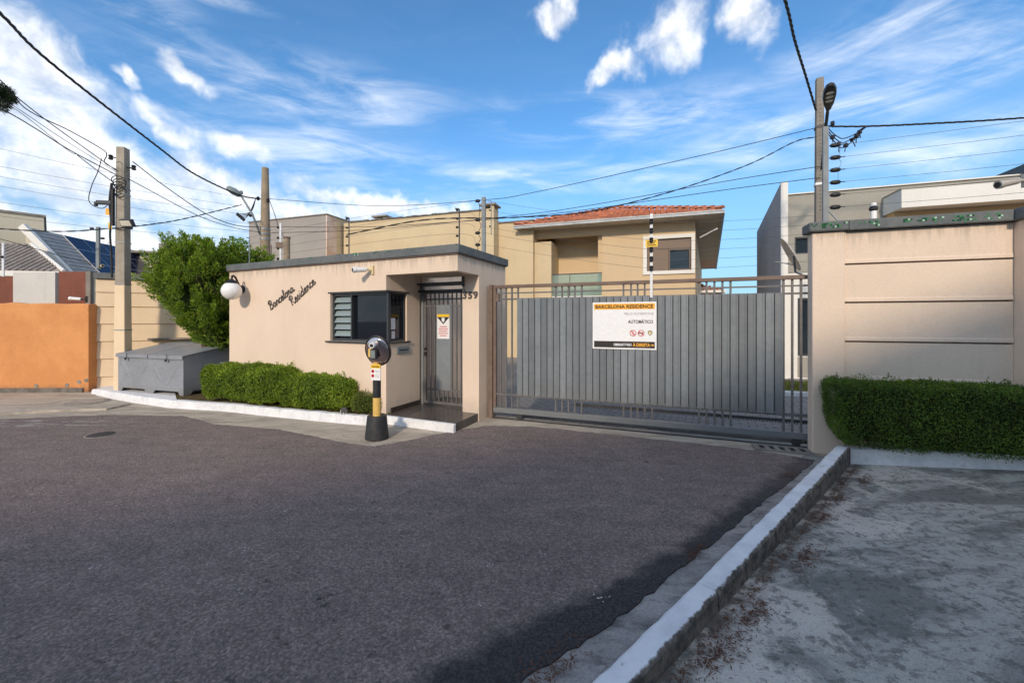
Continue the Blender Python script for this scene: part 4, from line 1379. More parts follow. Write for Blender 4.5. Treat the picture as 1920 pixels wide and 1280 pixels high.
OW = thing('orange_wall', 'weathered orange plastered wall at the left edge', 'wall', (-9.22, 8.72, 0), R(1.5))
m = MB()
segs = 46
vs, fs = [], []
prof_top = []
for i in range(segs + 1):
    x = -6.8 * (1 - i / segs)
    z = 1.955 + 0.010 * math.sin(i * 1.3) + random.uniform(-0.006, 0.006) + 0.01 * (-x)
    vs += [(x, 0, 0), (x, -0.0, z - 0.025), (x, 0.03, z), (x, 0.19, z), (x, 0.22, z - 0.02), (x, 0.22, 0)]
for i in range(segs):
    for j in range(5):
        k = i * 6 + j
        fs.append((k, k + 6, k + 7, k + 1))
fs += [(0, 1, 2, 3, 4, 5), tuple(segs * 6 + j for j in (5, 4, 3, 2, 1, 0))]
m.add(vs, fs)
obj('plaster', m, 'orange', OW, bevel=0.01)
obj('plinth', MB().box(-6.8, -0.10, -0.035, -0.001, 0.0, 0.13), 'kerb_side', OW, bevel=0.01)
for (px, py) in [(69, 723), (125, 722), (147, 716), (160, 713)]:
    q = at(px, py, 8.7)
    hl = MB().lathe([(0.045, 0.0), (0.038, 0.012), (0.012, 0.004), (0.001, 0.003)], 9, axis='Y')
    obj('repair_patch', hl, 'stained_slab', OW, (q.x + 9.22, 0.0, q.z))

# boards seen over the orange wall
BW = thing('board_fence', 'brown and pale board fence rising behind the orange wall', 'fence', (-9.45, 9.45, 0), R(1.5))
def fx(px):
    return (px - 960) / 751.0 * 9.45 + 9.45
obj('board', MB().box(-4.2, fx(32), 0, 0.05, 0, 2.62), 'brown_panel', BW)
obj('board', MB().box(fx(33), fx(109), -0.03, 0.05, 0, 2.72), 'pale_panel', BW)
obj('board', MB().box(fx(113), fx(163), 0, 0.05, 0, 2.74), 'brown_panel', BW)
obj('post', MB().box(fx(163.5), fx(172), -0.02, 0.06, 0, 2.75), 'pole_grey', BW)
bullet_camera('security_camera', 'white bullet camera on the end of the orange wall', at(163, 561, 9.0), R(-70), R(-4), 'white_plastic', s=1.0, base='black_metal')
bullet_camera('security_camera', 'dark little camera on top of the cream panel wall', at(186, 505, 9.1) + Vector((0, 0, 0.06)), R(60), R(-4), 'cream_plastic', s=0.75, base='cream_plastic')

# big metal bin
bl, brr = Vector((-8.28, 8.42, 0.121)), Vector((-6.40, 7.80, 0.121))
bd = brr - bl
BR = math.atan2(bd.y, bd.x)
BLN = bd.length
BN = thing('garbage_bin', 'large grey metal garbage bin with two sloping lids', 'garbage bin', bl, BR)
dp = 0.95
h0, h1 = 0.76, 0.93
# body with cut-out feet: front, back, sides
def footed(L_, h_a, h_b, ncut):
    pts = []
    w = L_ / ncut
    for i in range(ncut):
        x = i * w
        pts += [(x, 0.0), (x + 0.10, 0.0), (x + 0.155, 0.075), (x + w - 0.155, 0.075), (x + w - 0.10, 0.0)]
    pts += [(L_, 0.0), (L_, h_b), (0.0, h_a)]
    return pts
fr_ = obj('front', MB().prism_y(footed(BLN, h0, h0, 2), 0.0, 0.02), 'bin_grey', BN)
# pressed diamond stiffeners on the front
for i in range(4):
    x0_ = 0.06 + i * (BLN - 0.12) / 4
    x1_ = x0_ + (BLN - 0.12) / 4
    zt, zb = (h0 - 0.05, 0.12) if i % 2 == 0 else (0.12, h0 - 0.05)
    st = MB().add([(x0_, -0.001, zt), ((x0_ + x1_) / 2, -0.014, (zt + zb) / 2 + 0.03), (x1_, -0.001, zb), ((x0_ + x1_) / 2, -0.001, (zt + zb) / 2 - 0.09), ((x0_ + x1_) / 2, -0.001, (zt + zb) / 2 + 0.09)],
                  [(0, 1, 4), (0, 3, 1), (1, 3, 2), (4, 1, 2)])
    obj('stiffener', st, 'bin_grey', fr_)
obj('back', MB().prism_y(footed(BLN, h1, h1, 2), dp - 0.02, dp), 'bin_grey', BN)
for x in (0.0, BLN - 0.02):
    sd = MB()
    pts = [(0.021, 0.0), (0.12, 0.0), (0.18, 0.075), (dp - 0.18, 0.075), (dp - 0.12, 0.0), (dp - 0.021, 0.0), (dp - 0.021, h1), (0.021, h0)]
    n = len(pts)
    sd.add([(x, y, z) for y, z in pts] + [(x + 0.02, y, z) for y, z in pts], [tuple(range(n - 1, -1, -1)), tuple(range(n, 2 * n))] + [(i, (i + 1) % n, n + (i + 1) % n, n + i) for i in range(n)])
    obj('side', sd, 'bin_grey', BN)
for i in range(2):
    x0_, x1_ = (-0.02, BLN / 2 - 0.012) if i == 0 else (BLN / 2 + 0.012, BLN + 0.02)
    ld = MB().hexa([(x0_, -0.025, h0 + 0.004), (x1_, -0.025, h0 + 0.004), (x1_, dp + 0.01, h1 + 0.008), (x0_, dp + 0.01, h1 + 0.008)],
                   [(x0_, -0.025, h0 + 0.022), (x1_, -0.025, h0 + 0.022), (x1_, dp + 0.01, h1 + 0.026), (x0_, dp + 0.01, h1 + 0.026)])
    ld.box(x0_, x1_, -0.032, -0.0255, h0 - 0.05, h0 + 0.022)
    lid = obj('lid', ld, 'bin_grey', BN)
    xm = 0.34 if i == 0 else BLN - 0.42
    la = obj('latch', MB().box(xm - 0.012, xm + 0.012, -0.045, -0.033, h0 - 0.075, h0 + 0.05), 'steel', lid)
    obj('padlock', MB().box(xm - 0.022, xm + 0.022, -0.062, -0.046, h0 - 0.10, h0 - 0.05), 'black_metal', lid)
obj('notice', MB().box(0.02, 0.09, -0.004, -0.001, h0 - 0.26, h0 - 0.06), 'bin_grey', BN)
BRL = thing('waste_drum', 'bluish grey drum half hidden between the bin and the guardhouse', 'drum', (-5.72, 8.25, 0.121))
dr = MB().lathe([(0.22, 0.0), (0.235, 0.02), (0.225, 0.05), (0.23, 0.30), (0.24, 0.31), (0.23, 0.32), (0.225, 0.58), (0.235, 0.60), (0.22, 0.62), (0.21, 0.60)], 24)
obj('shell', dr, 'bin_grey', BRL, smooth='auto')
obj('rim', MB().lathe([(0.238, 0.60), (0.243, 0.615), (0.238, 0.63), (0.222, 0.63)], 24), 'steel', BRL)

# ================================================================== POLES
def tapered_pole(mb, w0, w1, d0, d1, z0, z1, n=1):
    return mb.hexa([(-w0, -d0, z0), (w0, -d0, z0), (w0, d0, z0), (-w0, d0, z0)], [(-w1, -d1, z1), (w1, -d1, z1), (w1, d1, z1), (-w1, d1, z1)])

P1 = thing('utility_pole', 'square concrete utility pole with its lower part painted cream', 'utility pole', (-8.37, 8.62, 0.10), R(8))
tw = lambda z: 0.108 - 0.0055 * z
obj('painted_base', tapered_pole(MB(), tw(0), tw(2.25), tw(0), tw(2.25), 0.0, 2.25), 'cream_left', P1, bevel=0.012)
obj('shaft', tapered_pole(MB(), tw(2.25) - 0.002, tw(5.2), tw(2.25) - 0.002, tw(5.2), 2.2515, 5.2), 'pole_concrete', P1, bevel=0.012)
for z in (1.28, 2.26, 3.15, 4.18, 4.30):
    obj('strap', MB().box(-tw(z) - 0.006, tw(z) + 0.006, -tw(z) - 0.006, tw(z) + 0.006, z, z + 0.02), 'steel', P1)
for (sx, z) in ((-1, 4.98), (1, 4.78)):
    m = MB().tube([(sx * 0.07, 0, z), (sx * 0.23, -0.02, z)], 0.014, 6)
    m.lathe([(0.03, -0.05), (0.045, -0.03), (0.028, 0.0), (0.045, 0.03), (0.03, 0.05)], 10, (sx * 0.22, -0.02, z))
    obj('insulator', m, 'black_metal', P1)
m = MB().box(-0.125, -0.085, -0.15, -0.09, 3.50, 4.30)
m.tube(smooth_pts([(-0.13, -0.12, 4.4), (-0.16, -0.13, 4.0), (-0.14, -0.12, 3.6), (-0.15, -0.13, 3.3), (-0.14, -0.11, 2.9), (-0.13, -0.11, 2.4)], 5), 0.02, 6)
obj('cable_run', m, 'cable', P1)
m = MB().box(-0.40, -0.11, -0.16, -0.08, 3.94, 4.02).box(-0.44, -0.40, -0.155, -0.085, 3.90, 3.99)
obj('splice_box', m, 'frame_dark', P1, bevel=0.01)
obj('tag', MB().box(-0.235, -0.165, -0.13, -0.125, 3.72, 3.86), 'sign_orange', P1)
obj('tag', MB().box(-0.185, -0.115, -0.13, -0.125, 3.42, 3.56), 'sign_yellow', P1)
m = MB()
for k in range(5):
    cx_, cz_ = random.uniform(-0.08, 0.08), 4.20 + k * 0.06
    obj('cable_loop', MB().tube(smooth_pts([(cx_ + 0.12 * math.cos(a), -0.14 + 0.03 * math.sin(2 * a), cz_ + 0.11 * math.sin(a)) for a in np.linspace(0, 5.6, 9)], 3), 0.009, 5), 'cable', P1)
m.tube(smooth_pts([(-0.14, -0.12, 4.0), (-0.30, -0.14, 3.85), (-0.52, -0.15, 3.98), (-0.48, -0.15, 4.3), (-0.36, -0.15, 4.62), (-0.30, -0.14, 4.9)], 5), 0.008, 5)
obj('cable_loop', m, 'cable', P1)
m = MB()
m.tube(smooth_pts([(-0.13, -0.12, 3.2), (-0.27, -0.12, 3.0), (-0.25, -0.12, 2.85), (-0.13, -0.12, 2.75)], 5), 0.005, 5)
obj('cable_loop', m, 'cable', P1)

FL = thing('floodlight', 'flat square floodlight fixed to the left utility pole', 'floodlight', at(238, 418, 8.42), R(-14))
obj('housing', MB().box(-0.17, 0.17, -0.03, 0.04, -0.075, 0.075), 'frame_dark', FL, (0, 0, 0), (R(25), R(4), 0), bevel=0.01)
obj('lens', MB().box(-0.145, 0.145, -0.034, -0.0305, -0.055, 0.055), 'flood_lens', FL, (0, 0, 0), (R(25), R(4), 0))
obj('bracket', MB().box(-0.12, -0.08, 0.03, 0.16, -0.10, -0.02), 'frame_dark', FL)

def round_pole(name, label, loc, r0, r1, hgt, mat, rot=0):
    root = thing(name, label, 'utility pole', loc, rot)
    obj('shaft', MB().tube([(0, 0, 0), (0, 0, hgt * 0.5), (0, 0, hgt)], [r0, (r0 + r1) / 2, r1], 14), mat, root, smooth='auto')
    return root

P2 = round_pole('utility_pole', 'round brown utility pole with an arm lamp behind the guardhouse', (-7.70, 12.5, 0), 0.22, 0.095, 6.34, 'pole_brown')
for z in (4.25, 4.40, 4.1):
    obj('band', MB().lathe([(0.142, z), (0.150, z), (0.150, z + 0.05), (0.142, z + 0.05)], 14), 'steel', P2)
m = MB()
for sx, z in ((-0.16, 5.36), (0.15, 5.30)):
    m.lathe([(0.02, -0.06), (0.05, -0.03), (0.03, 0.0), (0.05, 0.03), (0.02, 0.06)], 10, (sx, -0.1, z))
    m.tube([(0, 0, z), (sx, -0.1, z)], 0.015, 6)
obj('insulator', m, 'black_metal', P2)
m = MB()
for k in range(4):
    a0_, a1_ = Vector((-0.20, -0.14, 5.36)), Vector((-0.75 + 0.06 * k, -0.16, 4.85 - 0.05 * k))
    m.tube(smooth_pts([a0_, a0_.lerp(a1_, 0.5) + Vector((0.13 - 0.05 * k, 0, -0.16)), a1_], 6), 0.011, 5)
    m.sphere(a1_, 0.045, 8, 6, 1, 1, 1.3)
m.sphere((-0.36, -0.16, 4.82), 0.05, 8, 6)
obj('jumper_cables', m, 'cable', P2)
SL2 = thing('street_lamp', 'grey street lamp on a long slanting arm from the brown pole', 'street lamp', (-7.70, 12.5, 4.3))
tip = at(452, 367, 12.1) - Vector((-7.70, 12.5, 4.3))
obj('arm', MB().tube([(-0.10, -0.10, -0.05), tip * 0.5 + Vector((-0.03, 0, 0.02)), tip], 0.030, 8), 'post_galv', SL2, smooth=True)
hd = MB()
tip2 = at(425, 351, 11.9) - Vector((-7.70, 12.5, 4.3))
hd.tube([tip, tip.lerp(tip2, 0.15), tip.lerp(tip2, 0.5), tip.lerp(tip2, 0.9), tip2], [0.045, 0.085, 0.11, 0.08, 0.03], 10)
obj('head', hd, 'meter_grey', SL2, smooth=True)
obj('photocell', MB().lathe([(0.05, 0.0), (0.05, 0.08), (0.03, 0.10)], 10), 'meter_grey', SL2, tip + Vector((0.0, 0, 0.05)))

P2b = thing('short_post', 'short rusty brown post behind the guardhouse roof', 'post', at(538, 505, 12.0))
obj('shaft', MB().tube([(0, 0, -2.9), (0, 0, 0.92)], [0.10, 0.085], 10), 'pole_brown', P2b, smooth='auto')
obj('cap', MB().lathe([(0.10, 0.92), (0.10, 0.97), (0.04, 0.98)], 10), 'gate_rust', P2b)

PR0 = at(1536.5, 415, 8.8)
P3 = thing('utility_pole', 'tall slotted concrete utility pole behind the right wall', 'utility pole', (PR0.x, 8.8, 0), R(-25))
tr = lambda z: 0.098 - 0.0045 * z
sh = tapered_pole(MB(), tr(0), tr(6.9), tr(0), tr(6.9), 0, 6.9)
obj('shaft', sh, 'pole_grey', P3, bevel=0.012)
for k in range(30):
    z = 4.0 + k * 0.085
    obj('bolt_hole', MB().lathe([(0.016, 0.0), (0.016, 0.003)], 8, (0.0, -tr(z) - 0.0, z), axis='Y'), 'black_metal', P3)
for z in (5.80, 4.55):
    obj('band', MB().box(-tr(z) - 0.012, tr(z) + 0.012, -tr(z) - 0.012, tr(z) + 0.012, z, z + 0.05), 'fence_white' if z < 5 else 'steel_dark', P3)
SL3 = thing('street_lamp', 'dark oval street lamp head with three lenses above the right pole', 'street lamp', at(1541, 318, 8.5))
a1_ = at(1541, 318, 8.5)
pts = [Vector((0, 0, 0)), at(1546, 262, 8.2) - a1_, at(1551, 215, 7.8) - a1_, at(1552.5, 204, 7.6) - a1_]
obj('arm', MB().tube(smooth_pts(pts, 4), 0.028, 8), 'steel_dark', SL3, smooth=True)
hc0, hc1 = at(1553, 204, 7.55), at(1557, 158, 7.0)
dirh = (hc1 - hc0)
hl_ = dirh.length
Mh = dirh.to_track_quat('Z', 'Y').to_matrix().to_4x4()
Mh.translation = hc0 - a1_
m = MB()
secs = [(0.0, 0.04), (0.08, 0.05), (0.25, 0.08), (0.55, 0.102), (0.8, 0.094), (0.95, 0.06), (1.0, 0.02)]
vs, fs = [], []
nn_ = 14
for f, w in secs:
    for k in range(nn_):
        a = 2 * math.pi * k / nn_
        vs.append((w * math.cos(a), max(-0.5, min(0.5, math.sin(a))) * 0.09 * (0.6 + 0.4 * (w / 0.102)), f * hl_))
for i in range(len(secs) - 1):
    for k in range(nn_):
        a_, c_ = i * nn_ + k, i * nn_ + (k + 1) % nn_
        fs.append((a_, c_, c_ + nn_, a_ + nn_))
fs += [tuple(range(nn_ - 1, -1, -1)), tuple(range((len(secs) - 1) * nn_, len(secs) * nn_))]
m.add(vs, fs)
hdo = obj('head', m, 'black_metal', SL3, smooth='auto')
hdo.matrix_local = Mh
# find which side faces the street (down and to the front)
loc_dir = Mh.to_3x3().inverted() @ Vector((0, -0.6, -0.8))
sg = 1 if loc_dir.y > 0 else -1
for f in (0.42, 0.58, 0.74):
    lens = MB().sphere((0, sg * 0.046, f * hl_), 0.045, 12, 8, 1.25, 0.22, 0.8)
    obj('lens', lens, 'lamp_lens', hdo, smooth=True)

# ================================================================== MIRROR POST
MPc = gnd(701, 827, 0.0)
MP = thing('mirror_post', 'black and yellow post in a black tub with round convex mirror', 'mirror post', (MPc.x, MPc.y + 0.12, 0.012), R(-14))
obj('tub', MB().lathe([(0.155, 0.0), (0.155, 0.02), (0.128, 0.29), (0.12, 0.305), (0.06, 0.30)], 26), 'black_rubber', MP, smooth='auto')
obj('yellow_band', MB().lathe([(0.052, 0.30), (0.052, 0.545)], 20), 'yellow_paint', MP, smooth='auto')
obj('black_band', MB().lathe([(0.0525, 0.545), (0.0525, 0.78)], 20), 'black_rubber', MP, smooth='auto')
obj('upper_band', MB().lathe([(0.052, 0.78), (0.052, 1.02)], 20), 'yellow_paint', MP, smooth='auto')
obj('bracket', MB().tube([(0, 0, 1.0), (0.0, 0.02, 1.1), (0.03, 0.0, 1.17)], 0.02, 8), 'black_metal', MP)
# mirror: rim ring and a bulging face
mr = obj('mirror_rim', MB().lathe([(0.200, -0.02), (0.212, 0.0), (0.212, 0.028), (0.200, 0.034), (0.194, 0.02)], 40, axis='Y'), 'black_metal', MP, (0.045, -0.03, 1.185), (R(15), 0, R(4)), smooth='auto')
mr.scale = (0.86, 1, 1.0)
prof = []
for i in range(13):
    f = i / 12
    prof.append((max(0.195 * math.cos(f * math.pi / 2), 0.0006), 0.022 + 0.055 * math.sin(f * math.pi / 2)))
obj('mirror_face', MB().lathe(prof, 40, axis='Y'), 'mirror', mr, smooth=True)
pc = obj('camera', MB().lathe([(0.036, 0.0), (0.040, 0.03), (0.040, 0.10), (0.034, 0.108), (0.024, 0.104)], 18, axis='Y'), 'white_plastic', MP, (0.022, -0.105, 1.265), (R(4), 0, R(16)), smooth='auto')
obj('lens', MB().lathe([(0.022, 0.104), (0.022, 0.112), (0.012, 0.113)], 14, axis='Y'), 'black_metal', pc)
obj('side_plate', MB().box(-0.045, 0.0, -0.135, -0.10, 1.10, 1.21), 'yellow_paint', MP, bevel=0.004)
ic = obj('intercom', MB().box(0.0, 0.085, -0.16, -0.10, 1.075, 1.205), 'steel_dark', MP, bevel=0.006)
obj('speaker_grille', MB().box(0.012, 0.072, -0.164, -0.1605, 1.09, 1.19), 'meter_grey', ic)
sn = obj('notice', MB().box(-0.052, 0.092, -0.062, -0.055, 0.785, 0.995), 'sign_white', MP)
obj('notice_band', MB().box(-0.052, 0.092, -0.065, -0.0625, 0.945, 0.995), 'sign_yellow', sn)
obj('notice_line', MB().box(-0.035, 0.075, -0.0675, -0.0655, 0.962, 0.975), 'sign_brown', sn)
for z in (0.905, 0.845):
    ring = MB().lathe([(0.022, 0.0), (0.022, 0.002), (0.016, 0.002), (0.016, 0.0)], 16, (-0.022, -0.0625, z), axis='Y')
    obj('prohibition_ring', ring, 'sign_red', sn)
    for k in range(2):
        obj('print_line', MB().box(0.012, 0.080, -0.0645, -0.0625, z + 0.006 - k * 0.02, z + 0.011 - k * 0.02), 'sign_grey', sn)

# ================================================================== SLIDING GATE
GLp, GRp = Vector((-0.297, 6.55, 0)), Vector((3.735, 5.0, 0))
GD = (GRp - GLp).normalized()
GLEN = (GRp - GLp).length
G_ROT = math.atan2(GD.y, GD.x)

def gs(px):
    r_ = (px - 960) / 751.0
    return (r_ * GLp.y - GLp.x) / (GD.x - r_ * GD.y)

SG = thing('sliding_gate', 'wide grey sliding gate of vertical metal boards in a barred frame', 'gate', GLp, G_ROT)
obj('top_rail', MB().box(0.0, GLEN + 0.25, -0.03, 0.03, 2.115, 2.165), 'gate_rust', SG, bevel=0.004)
obj('upper_rail', MB().box(0.05, GLEN + 0.25, 0.0, 0.025, 2.025, 2.045), 'gate_frame', SG)
obj('middle_rail', MB().box(0.05, GLEN + 0.25, -0.001, 0.026, 1.925, 1.95), 'gate_frame', SG)
obj('lower_rail', MB().box(0.05, GLEN + 0.25, -0.012, 0.03, 0.385, 0.42), 'gate_frame', SG)
obj('bottom_rail', MB().box(0.0, GLEN + 0.25, -0.03, 0.03, 0.105, 0.185), 'gate_grey', SG, bevel=0.004)
obj('end_post', MB().box(0.0, 0.05, -0.03, 0.03, 0.186, 2.114), 'gate_rust', SG, bevel=0.004)
bars = [938.4, 948.5, 959.5, 971, 1041.6, 1053.6, 1065.5, 1077.5, 1090.5, 1168.9, 1183, 1195.4, 1208.7, 1222.8, 1310.5, 1325, 1339.7, 1354.8, 1370, 1469.5, 1486, 1502.5, 1518]
for px in bars:
    s = gs(px)
    obj('bar', MB().box(s - 0.0125, s + 0.0125, 0.003, 0.024, 0.186, 2.114), 'gate_frame', SG)
s0, s1 = gs(970), gs(1468.5)
NB = 36
bw = (s1 - s0) / NB
shared = None
for i in range(NB):
    if shared is None:
        w = bw - 0.004
        pm = MB()
        prof = [(0.002, 0.0), (0.006, -0.010), (w - 0.030, -0.010), (w - 0.022, -0.016), (w - 0.006, -0.016), (w, 0.0)]
        n = len(prof)
        pm.add([(x, y, 0.405) for x, y in prof] + [(x, y, 1.945) for x, y in prof], [tuple(range(n)), tuple(range(2 * n - 1, n - 1, -1))] + [(k, n + k, n + (k + 1) % n, (k + 1) % n) for k in range(n)])
        shared = pm.mesh('board')
        shared.materials.append(MATS['gate_grey'])
    obj('board', shared, None, SG, (s0 + i * bw, -0.014 - random.uniform(0, 0.004), random.uniform(-0.004, 0.004)), (0, 0, random.uniform(-0.02, 0.02)))
obj('board_backing', MB().box(s0, s1, -0.0125, -0.0055, 0.43, 1.92), 'steel_dark', SG)
for k in range(14):
    s = s0 + 0.1 + k * (s1 - s0 - 0.2) / 13
    obj('rivet', MB().lathe([(0.010, 0.0), (0.008, 0.005), (0.001, 0.006)], 8, axis='Y'), 'steel', SG, (s, -0.031, 0.425 + random.uniform(-0.004, 0.004)))
for k in range(9):
    s = s0 + 0.35 + k * (s1 - s0 - 0.5) / 8
    obj('rivet', MB().lathe([(0.007, 0.0), (0.005, 0.004), (0.001, 0.005)], 8, axis='Y'), 'gate_frame', SG, (s, -0.031, 1.19))
rk_ = MB().box(1.3, GLEN + 0.25, 0.034, 0.055, 0.30, 0.335)
s = 1.3
while s < GLEN + 0.2:
    rk_.box(s, s + 0.014, 0.036, 0.053, 0.282, 0.3)
    s += 0.03
obj('gear_rack', rk_, 'steel_dark', SG)
for s in (0.45, GLEN - 0.16):
    wh = obj('wheel', MB().lathe([(0.045, -0.018), (0.052, -0.014), (0.040, 0.0), (0.052, 0.014), (0.045, 0.018)], 18, axis='Y'), 'steel_dark', SG, (s, 0.0, 0.062))
    obj('fork', MB().box(-0.05, 0.05, -0.026, -0.021, -0.005, 0.05), 'steel_dark', wh)
obj('lock_plate', MB().box(0.055, 0.10, -0.036, 0.01, 1.90, 2.02), 'gate_rust', SG)
TRK = obj('gate_track', MB().box(0.0, GLEN + 3.2, -0.012, 0.012, 0.002, 0.018), 'steel_dark', None, GLp, (0, 0, G_ROT))
tag(TRK, 'dark steel floor track under the sliding gate', 'gate track')
# far rail at the back of the gate opening: concrete sill inside
SIL = obj('gate_sill', MB().box(0.3, GLEN + 0.3, 0.20, 0.42, 0.0, 0.055), 'yard_concrete', None, GLp, (0, 0, G_ROT), bevel=0.01)
struct(SIL)
GPT = obj('gate_stop_post', MB().box(-0.075, -0.012, -0.04, 0.05, 0.0, 2.175), 'gate_rust', None, GLp, (0, 0, G_ROT), bevel=0.005)
tag(GPT, 'rusty brown stop post between guardhouse wall and sliding gate', 'post')

# sign on the gate
q0, q1 = gs(1112), gs(1231)
zt, zb = 1.86, 1.18
SN = thing('entrance_sign', 'white residence sign with orange title band and black footer on the gate', 'sign', GLp + GD * q0 + Vector((GD.y, -GD.x, 0)) * 0.036, G_ROT)
SWd = q1 - q0
yf = 0.0
obj('board', MB().box(0, SWd, -0.004, 0.002, zb, zt), 'sign_white', SN)
obj('title_band', MB().box(0.022, SWd - 0.022, -0.0055, -0.0042, zt - 0.105, zt - 0.022), 'sign_orange', SN)
obj('footer_band', MB().box(0.022, SWd - 0.022, -0.0055, -0.0042, zb + 0.022, zb + 0.115), 'sign_black', SN)

def sign_text(s, x, z, size, mat, align, width, bold=0.0):
    me = text_mesh(s, size, 0.0006, 'LEFT', bold, width)
    w0 = min(v.co.x for v in me.vertices)
    w1 = max(v.co.x for v in me.vertices)
    off = {'LEFT': x - w0, 'RIGHT': x - w1, 'CENTER': x - (w0 + w1) / 2}[align]
    return obj('lettering', me, mat, SN, (off, -0.0066, z))

sign_text('BARCELONA RESIDENCE', SWd / 2, zt - 0.088, 0.068, 'sign_brown', 'CENTER', SWd - 0.085, 0.0022)
sign_text('PELO INTERFONE', SWd - 0.035, zt - 0.185, 0.048, 'sign_grey', 'RIGHT', 0.40)
sign_text('AUTOMÁTICO', SWd - 0.045, zt - 0.305, 0.066, 'sign_black', 'RIGHT', 0.34, 0.0015)
sign_text('OBRIGATÓRIO', SWd - 0.335, zb + 0.050, 0.048, 'sign_white', 'RIGHT', 0.25, 0.0015)
sign_text('À DIREITA', SWd - 0.085, zb + 0.046, 0.062, 'sign_orange', 'RIGHT', 0.235, 0.002)
obj('arrow', MB().prism_y([(SWd - 0.078, zb + 0.062), (SWd - 0.055, zb + 0.062), (SWd - 0.055, zb + 0.050), (SWd - 0.030, zb + 0.0675), (SWd - 0.055, zb + 0.085), (SWd - 0.055, zb + 0.073), (SWd - 0.078, zb + 0.073)], -0.0068, -0.0058), 'sign_orange', SN)

def ring_poly(cx, cz, r0, r1, n=28):
    m = MB()
    vs = []
    for k in range(n):
        a = 2 * math.pi * k / n
        vs += [(cx + r0 * math.cos(a), -0.0068, cz + r0 * math.sin(a)), (cx + r1 * math.cos(a), -0.0068, cz + r1 * math.sin(a))]
    fs = [(2 * k, 2 * k + 1, (2 * k + 3) % (2 * n), (2 * k + 2) % (2 * n)) for k in range(n)]
    return m.add(vs, fs)

for j, cx_ in enumerate((SWd - 0.315, SWd - 0.205)):
    cz_ = zb + 0.235
    ri = obj('prohibition_ring', ring_poly(cx_, cz_, 0.036, 0.045), 'sign_red', SN)
    d_ = 0.034
    obj('slash', MB().add([(cx_ - d_, -0.0072, cz_ + d_ - 0.006), (cx_ - d_ + 0.008, -0.0072, cz_ + d_), (cx_ + d_, -0.0072, cz_ - d_ + 0.006), (cx_ + d_ - 0.008, -0.0072, cz_ - d_)], [(0, 1, 2, 3)]), 'sign_red', ri)
    if j == 0:
        pm = MB().lathe([(0.006, 0.0), (0.006, 0.001)], 10, (cx_ - 0.002, -0.0062, cz_ + 0.020), axis='Y')
        pm.prism_y([(cx_ - 0.008, cz_ + 0.012), (cx_ + 0.006, cz_ + 0.012), (cx_ + 0.003, cz_ - 0.008), (cx_ - 0.006, cz_ - 0.008)], -0.0070, -0.0060)
        pm.prism_y([(cx_ - 0.006, cz_ - 0.008), (cx_ - 0.001, cz_ - 0.008), (cx_ - 0.012, cz_ - 0.030), (cx_ - 0.017, cz_ - 0.028)], -0.0070, -0.0060)
        pm.prism_y([(cx_ - 0.002, cz_ - 0.008), (cx_ + 0.004, cz_ - 0.008), (cx_ + 0.014, cz_ - 0.028), (cx_ + 0.009, cz_ - 0.030)], -0.0070, -0.0060)
    else:
        pm = MB().prism_y([(cx_ - 0.030, cz_ + 0.002), (cx_ + 0.012, cz_ + 0.004), (cx_ + 0.012, cz_ - 0.006), (cx_ - 0.030, cz_ - 0.004)], -0.0070, -0.0060)
        pm.prism_y([(cx_ + 0.006, cz_ + 0.014), (cx_ + 0.026, cz_ + 0.010), (cx_ + 0.026, cz_ - 0.012), (cx_ + 0.006, cz_ - 0.014)], -0.0070, -0.0060)
        pm.lathe([(0.010, 0.0), (0.010, 0.001)], 10, (cx_ - 0.030, -0.0062, cz_), axis='Y')
    obj('pictogram', pm, 'sign_brown' if j else 'sign_red', ri)
cx_, cz_ = SWd - 0.085, zb + 0.235
cre = obj('crest', MB().prism_y([(cx_ - 0.028, cz_ + 0.032), (cx_ - 0.028, cz_ - 0.006), (cx_, cz_ - 0.036), (cx_ + 0.028, cz_ - 0.006), (cx_ + 0.028, cz_ + 0.032), (cx_, cz_ + 0.040)], -0.0056, -0.0042), 'sign_black', SN)
obj('crest_field', MB().prism_y([(cx_ - 0.020, cz_ + 0.014), (cx_ - 0.020, cz_ - 0.006), (cx_, cz_ - 0.026), (cx_ + 0.020, cz_ - 0.006), (cx_ + 0.020, cz_ + 0.014)], -0.0068, -0.0058), 'cream_plastic', cre)
obj('crest_bar', MB().box(cx_ - 0.022, cx_ + 0.022, -0.0068, -0.0058, cz_ + 0.018, cz_ + 0.030), 'cream_plastic', cre)

# electric fence stanchion on the gate
FSs = gs(1221.5)
FS = thing('fence_stanchion', 'white electric fence stanchion with black insulators on top of the gate', 'fence post', GLp + GD * FSs + Vector((0, 0.0, 2.166)), G_ROT)
obj('rod', MB().box(-0.018, 0.018, -0.008, 0.008, -0.25, 0.93), 'fence_white', FS, (0, -0.04, 0))
for k in range(6):
    z = 0.16 + k * 0.132
    obj('insulator', MB().lathe([(0.014, -0.035), (0.030, -0.02), (0.022, 0.0), (0.030, 0.02), (0.014, 0.035)], 10, (0, -0.065, z)), 'black_metal', FS, smooth='auto')
pl = obj('warning_plate', MB().box(-0.075, 0.085, -0.064, -0.058, 0.46, 0.56), 'sign_yellow', FS)
for k in range(3):
    obj('print_line', MB().box(-0.055, 0.065 - 0.02 * (k % 2), -0.0665, -0.0645, 0.478 + k * 0.026, 0.490 + k * 0.026), 'sign_brown', pl)

# ================================================================== RIGHT WALL AND PLANTER
RW_ROT = -R(18.5)
RO = Vector((3.60, 4.80, 0))
ru, rv = Vector((math.cos(RW_ROT), math.sin(RW_ROT), 0)), Vector((-math.sin(RW_ROT), math.cos(RW_ROT), 0))

def rw(x, y, z=0.0):
    return RO + ru * x + rv * y + Vector((0, 0, z))

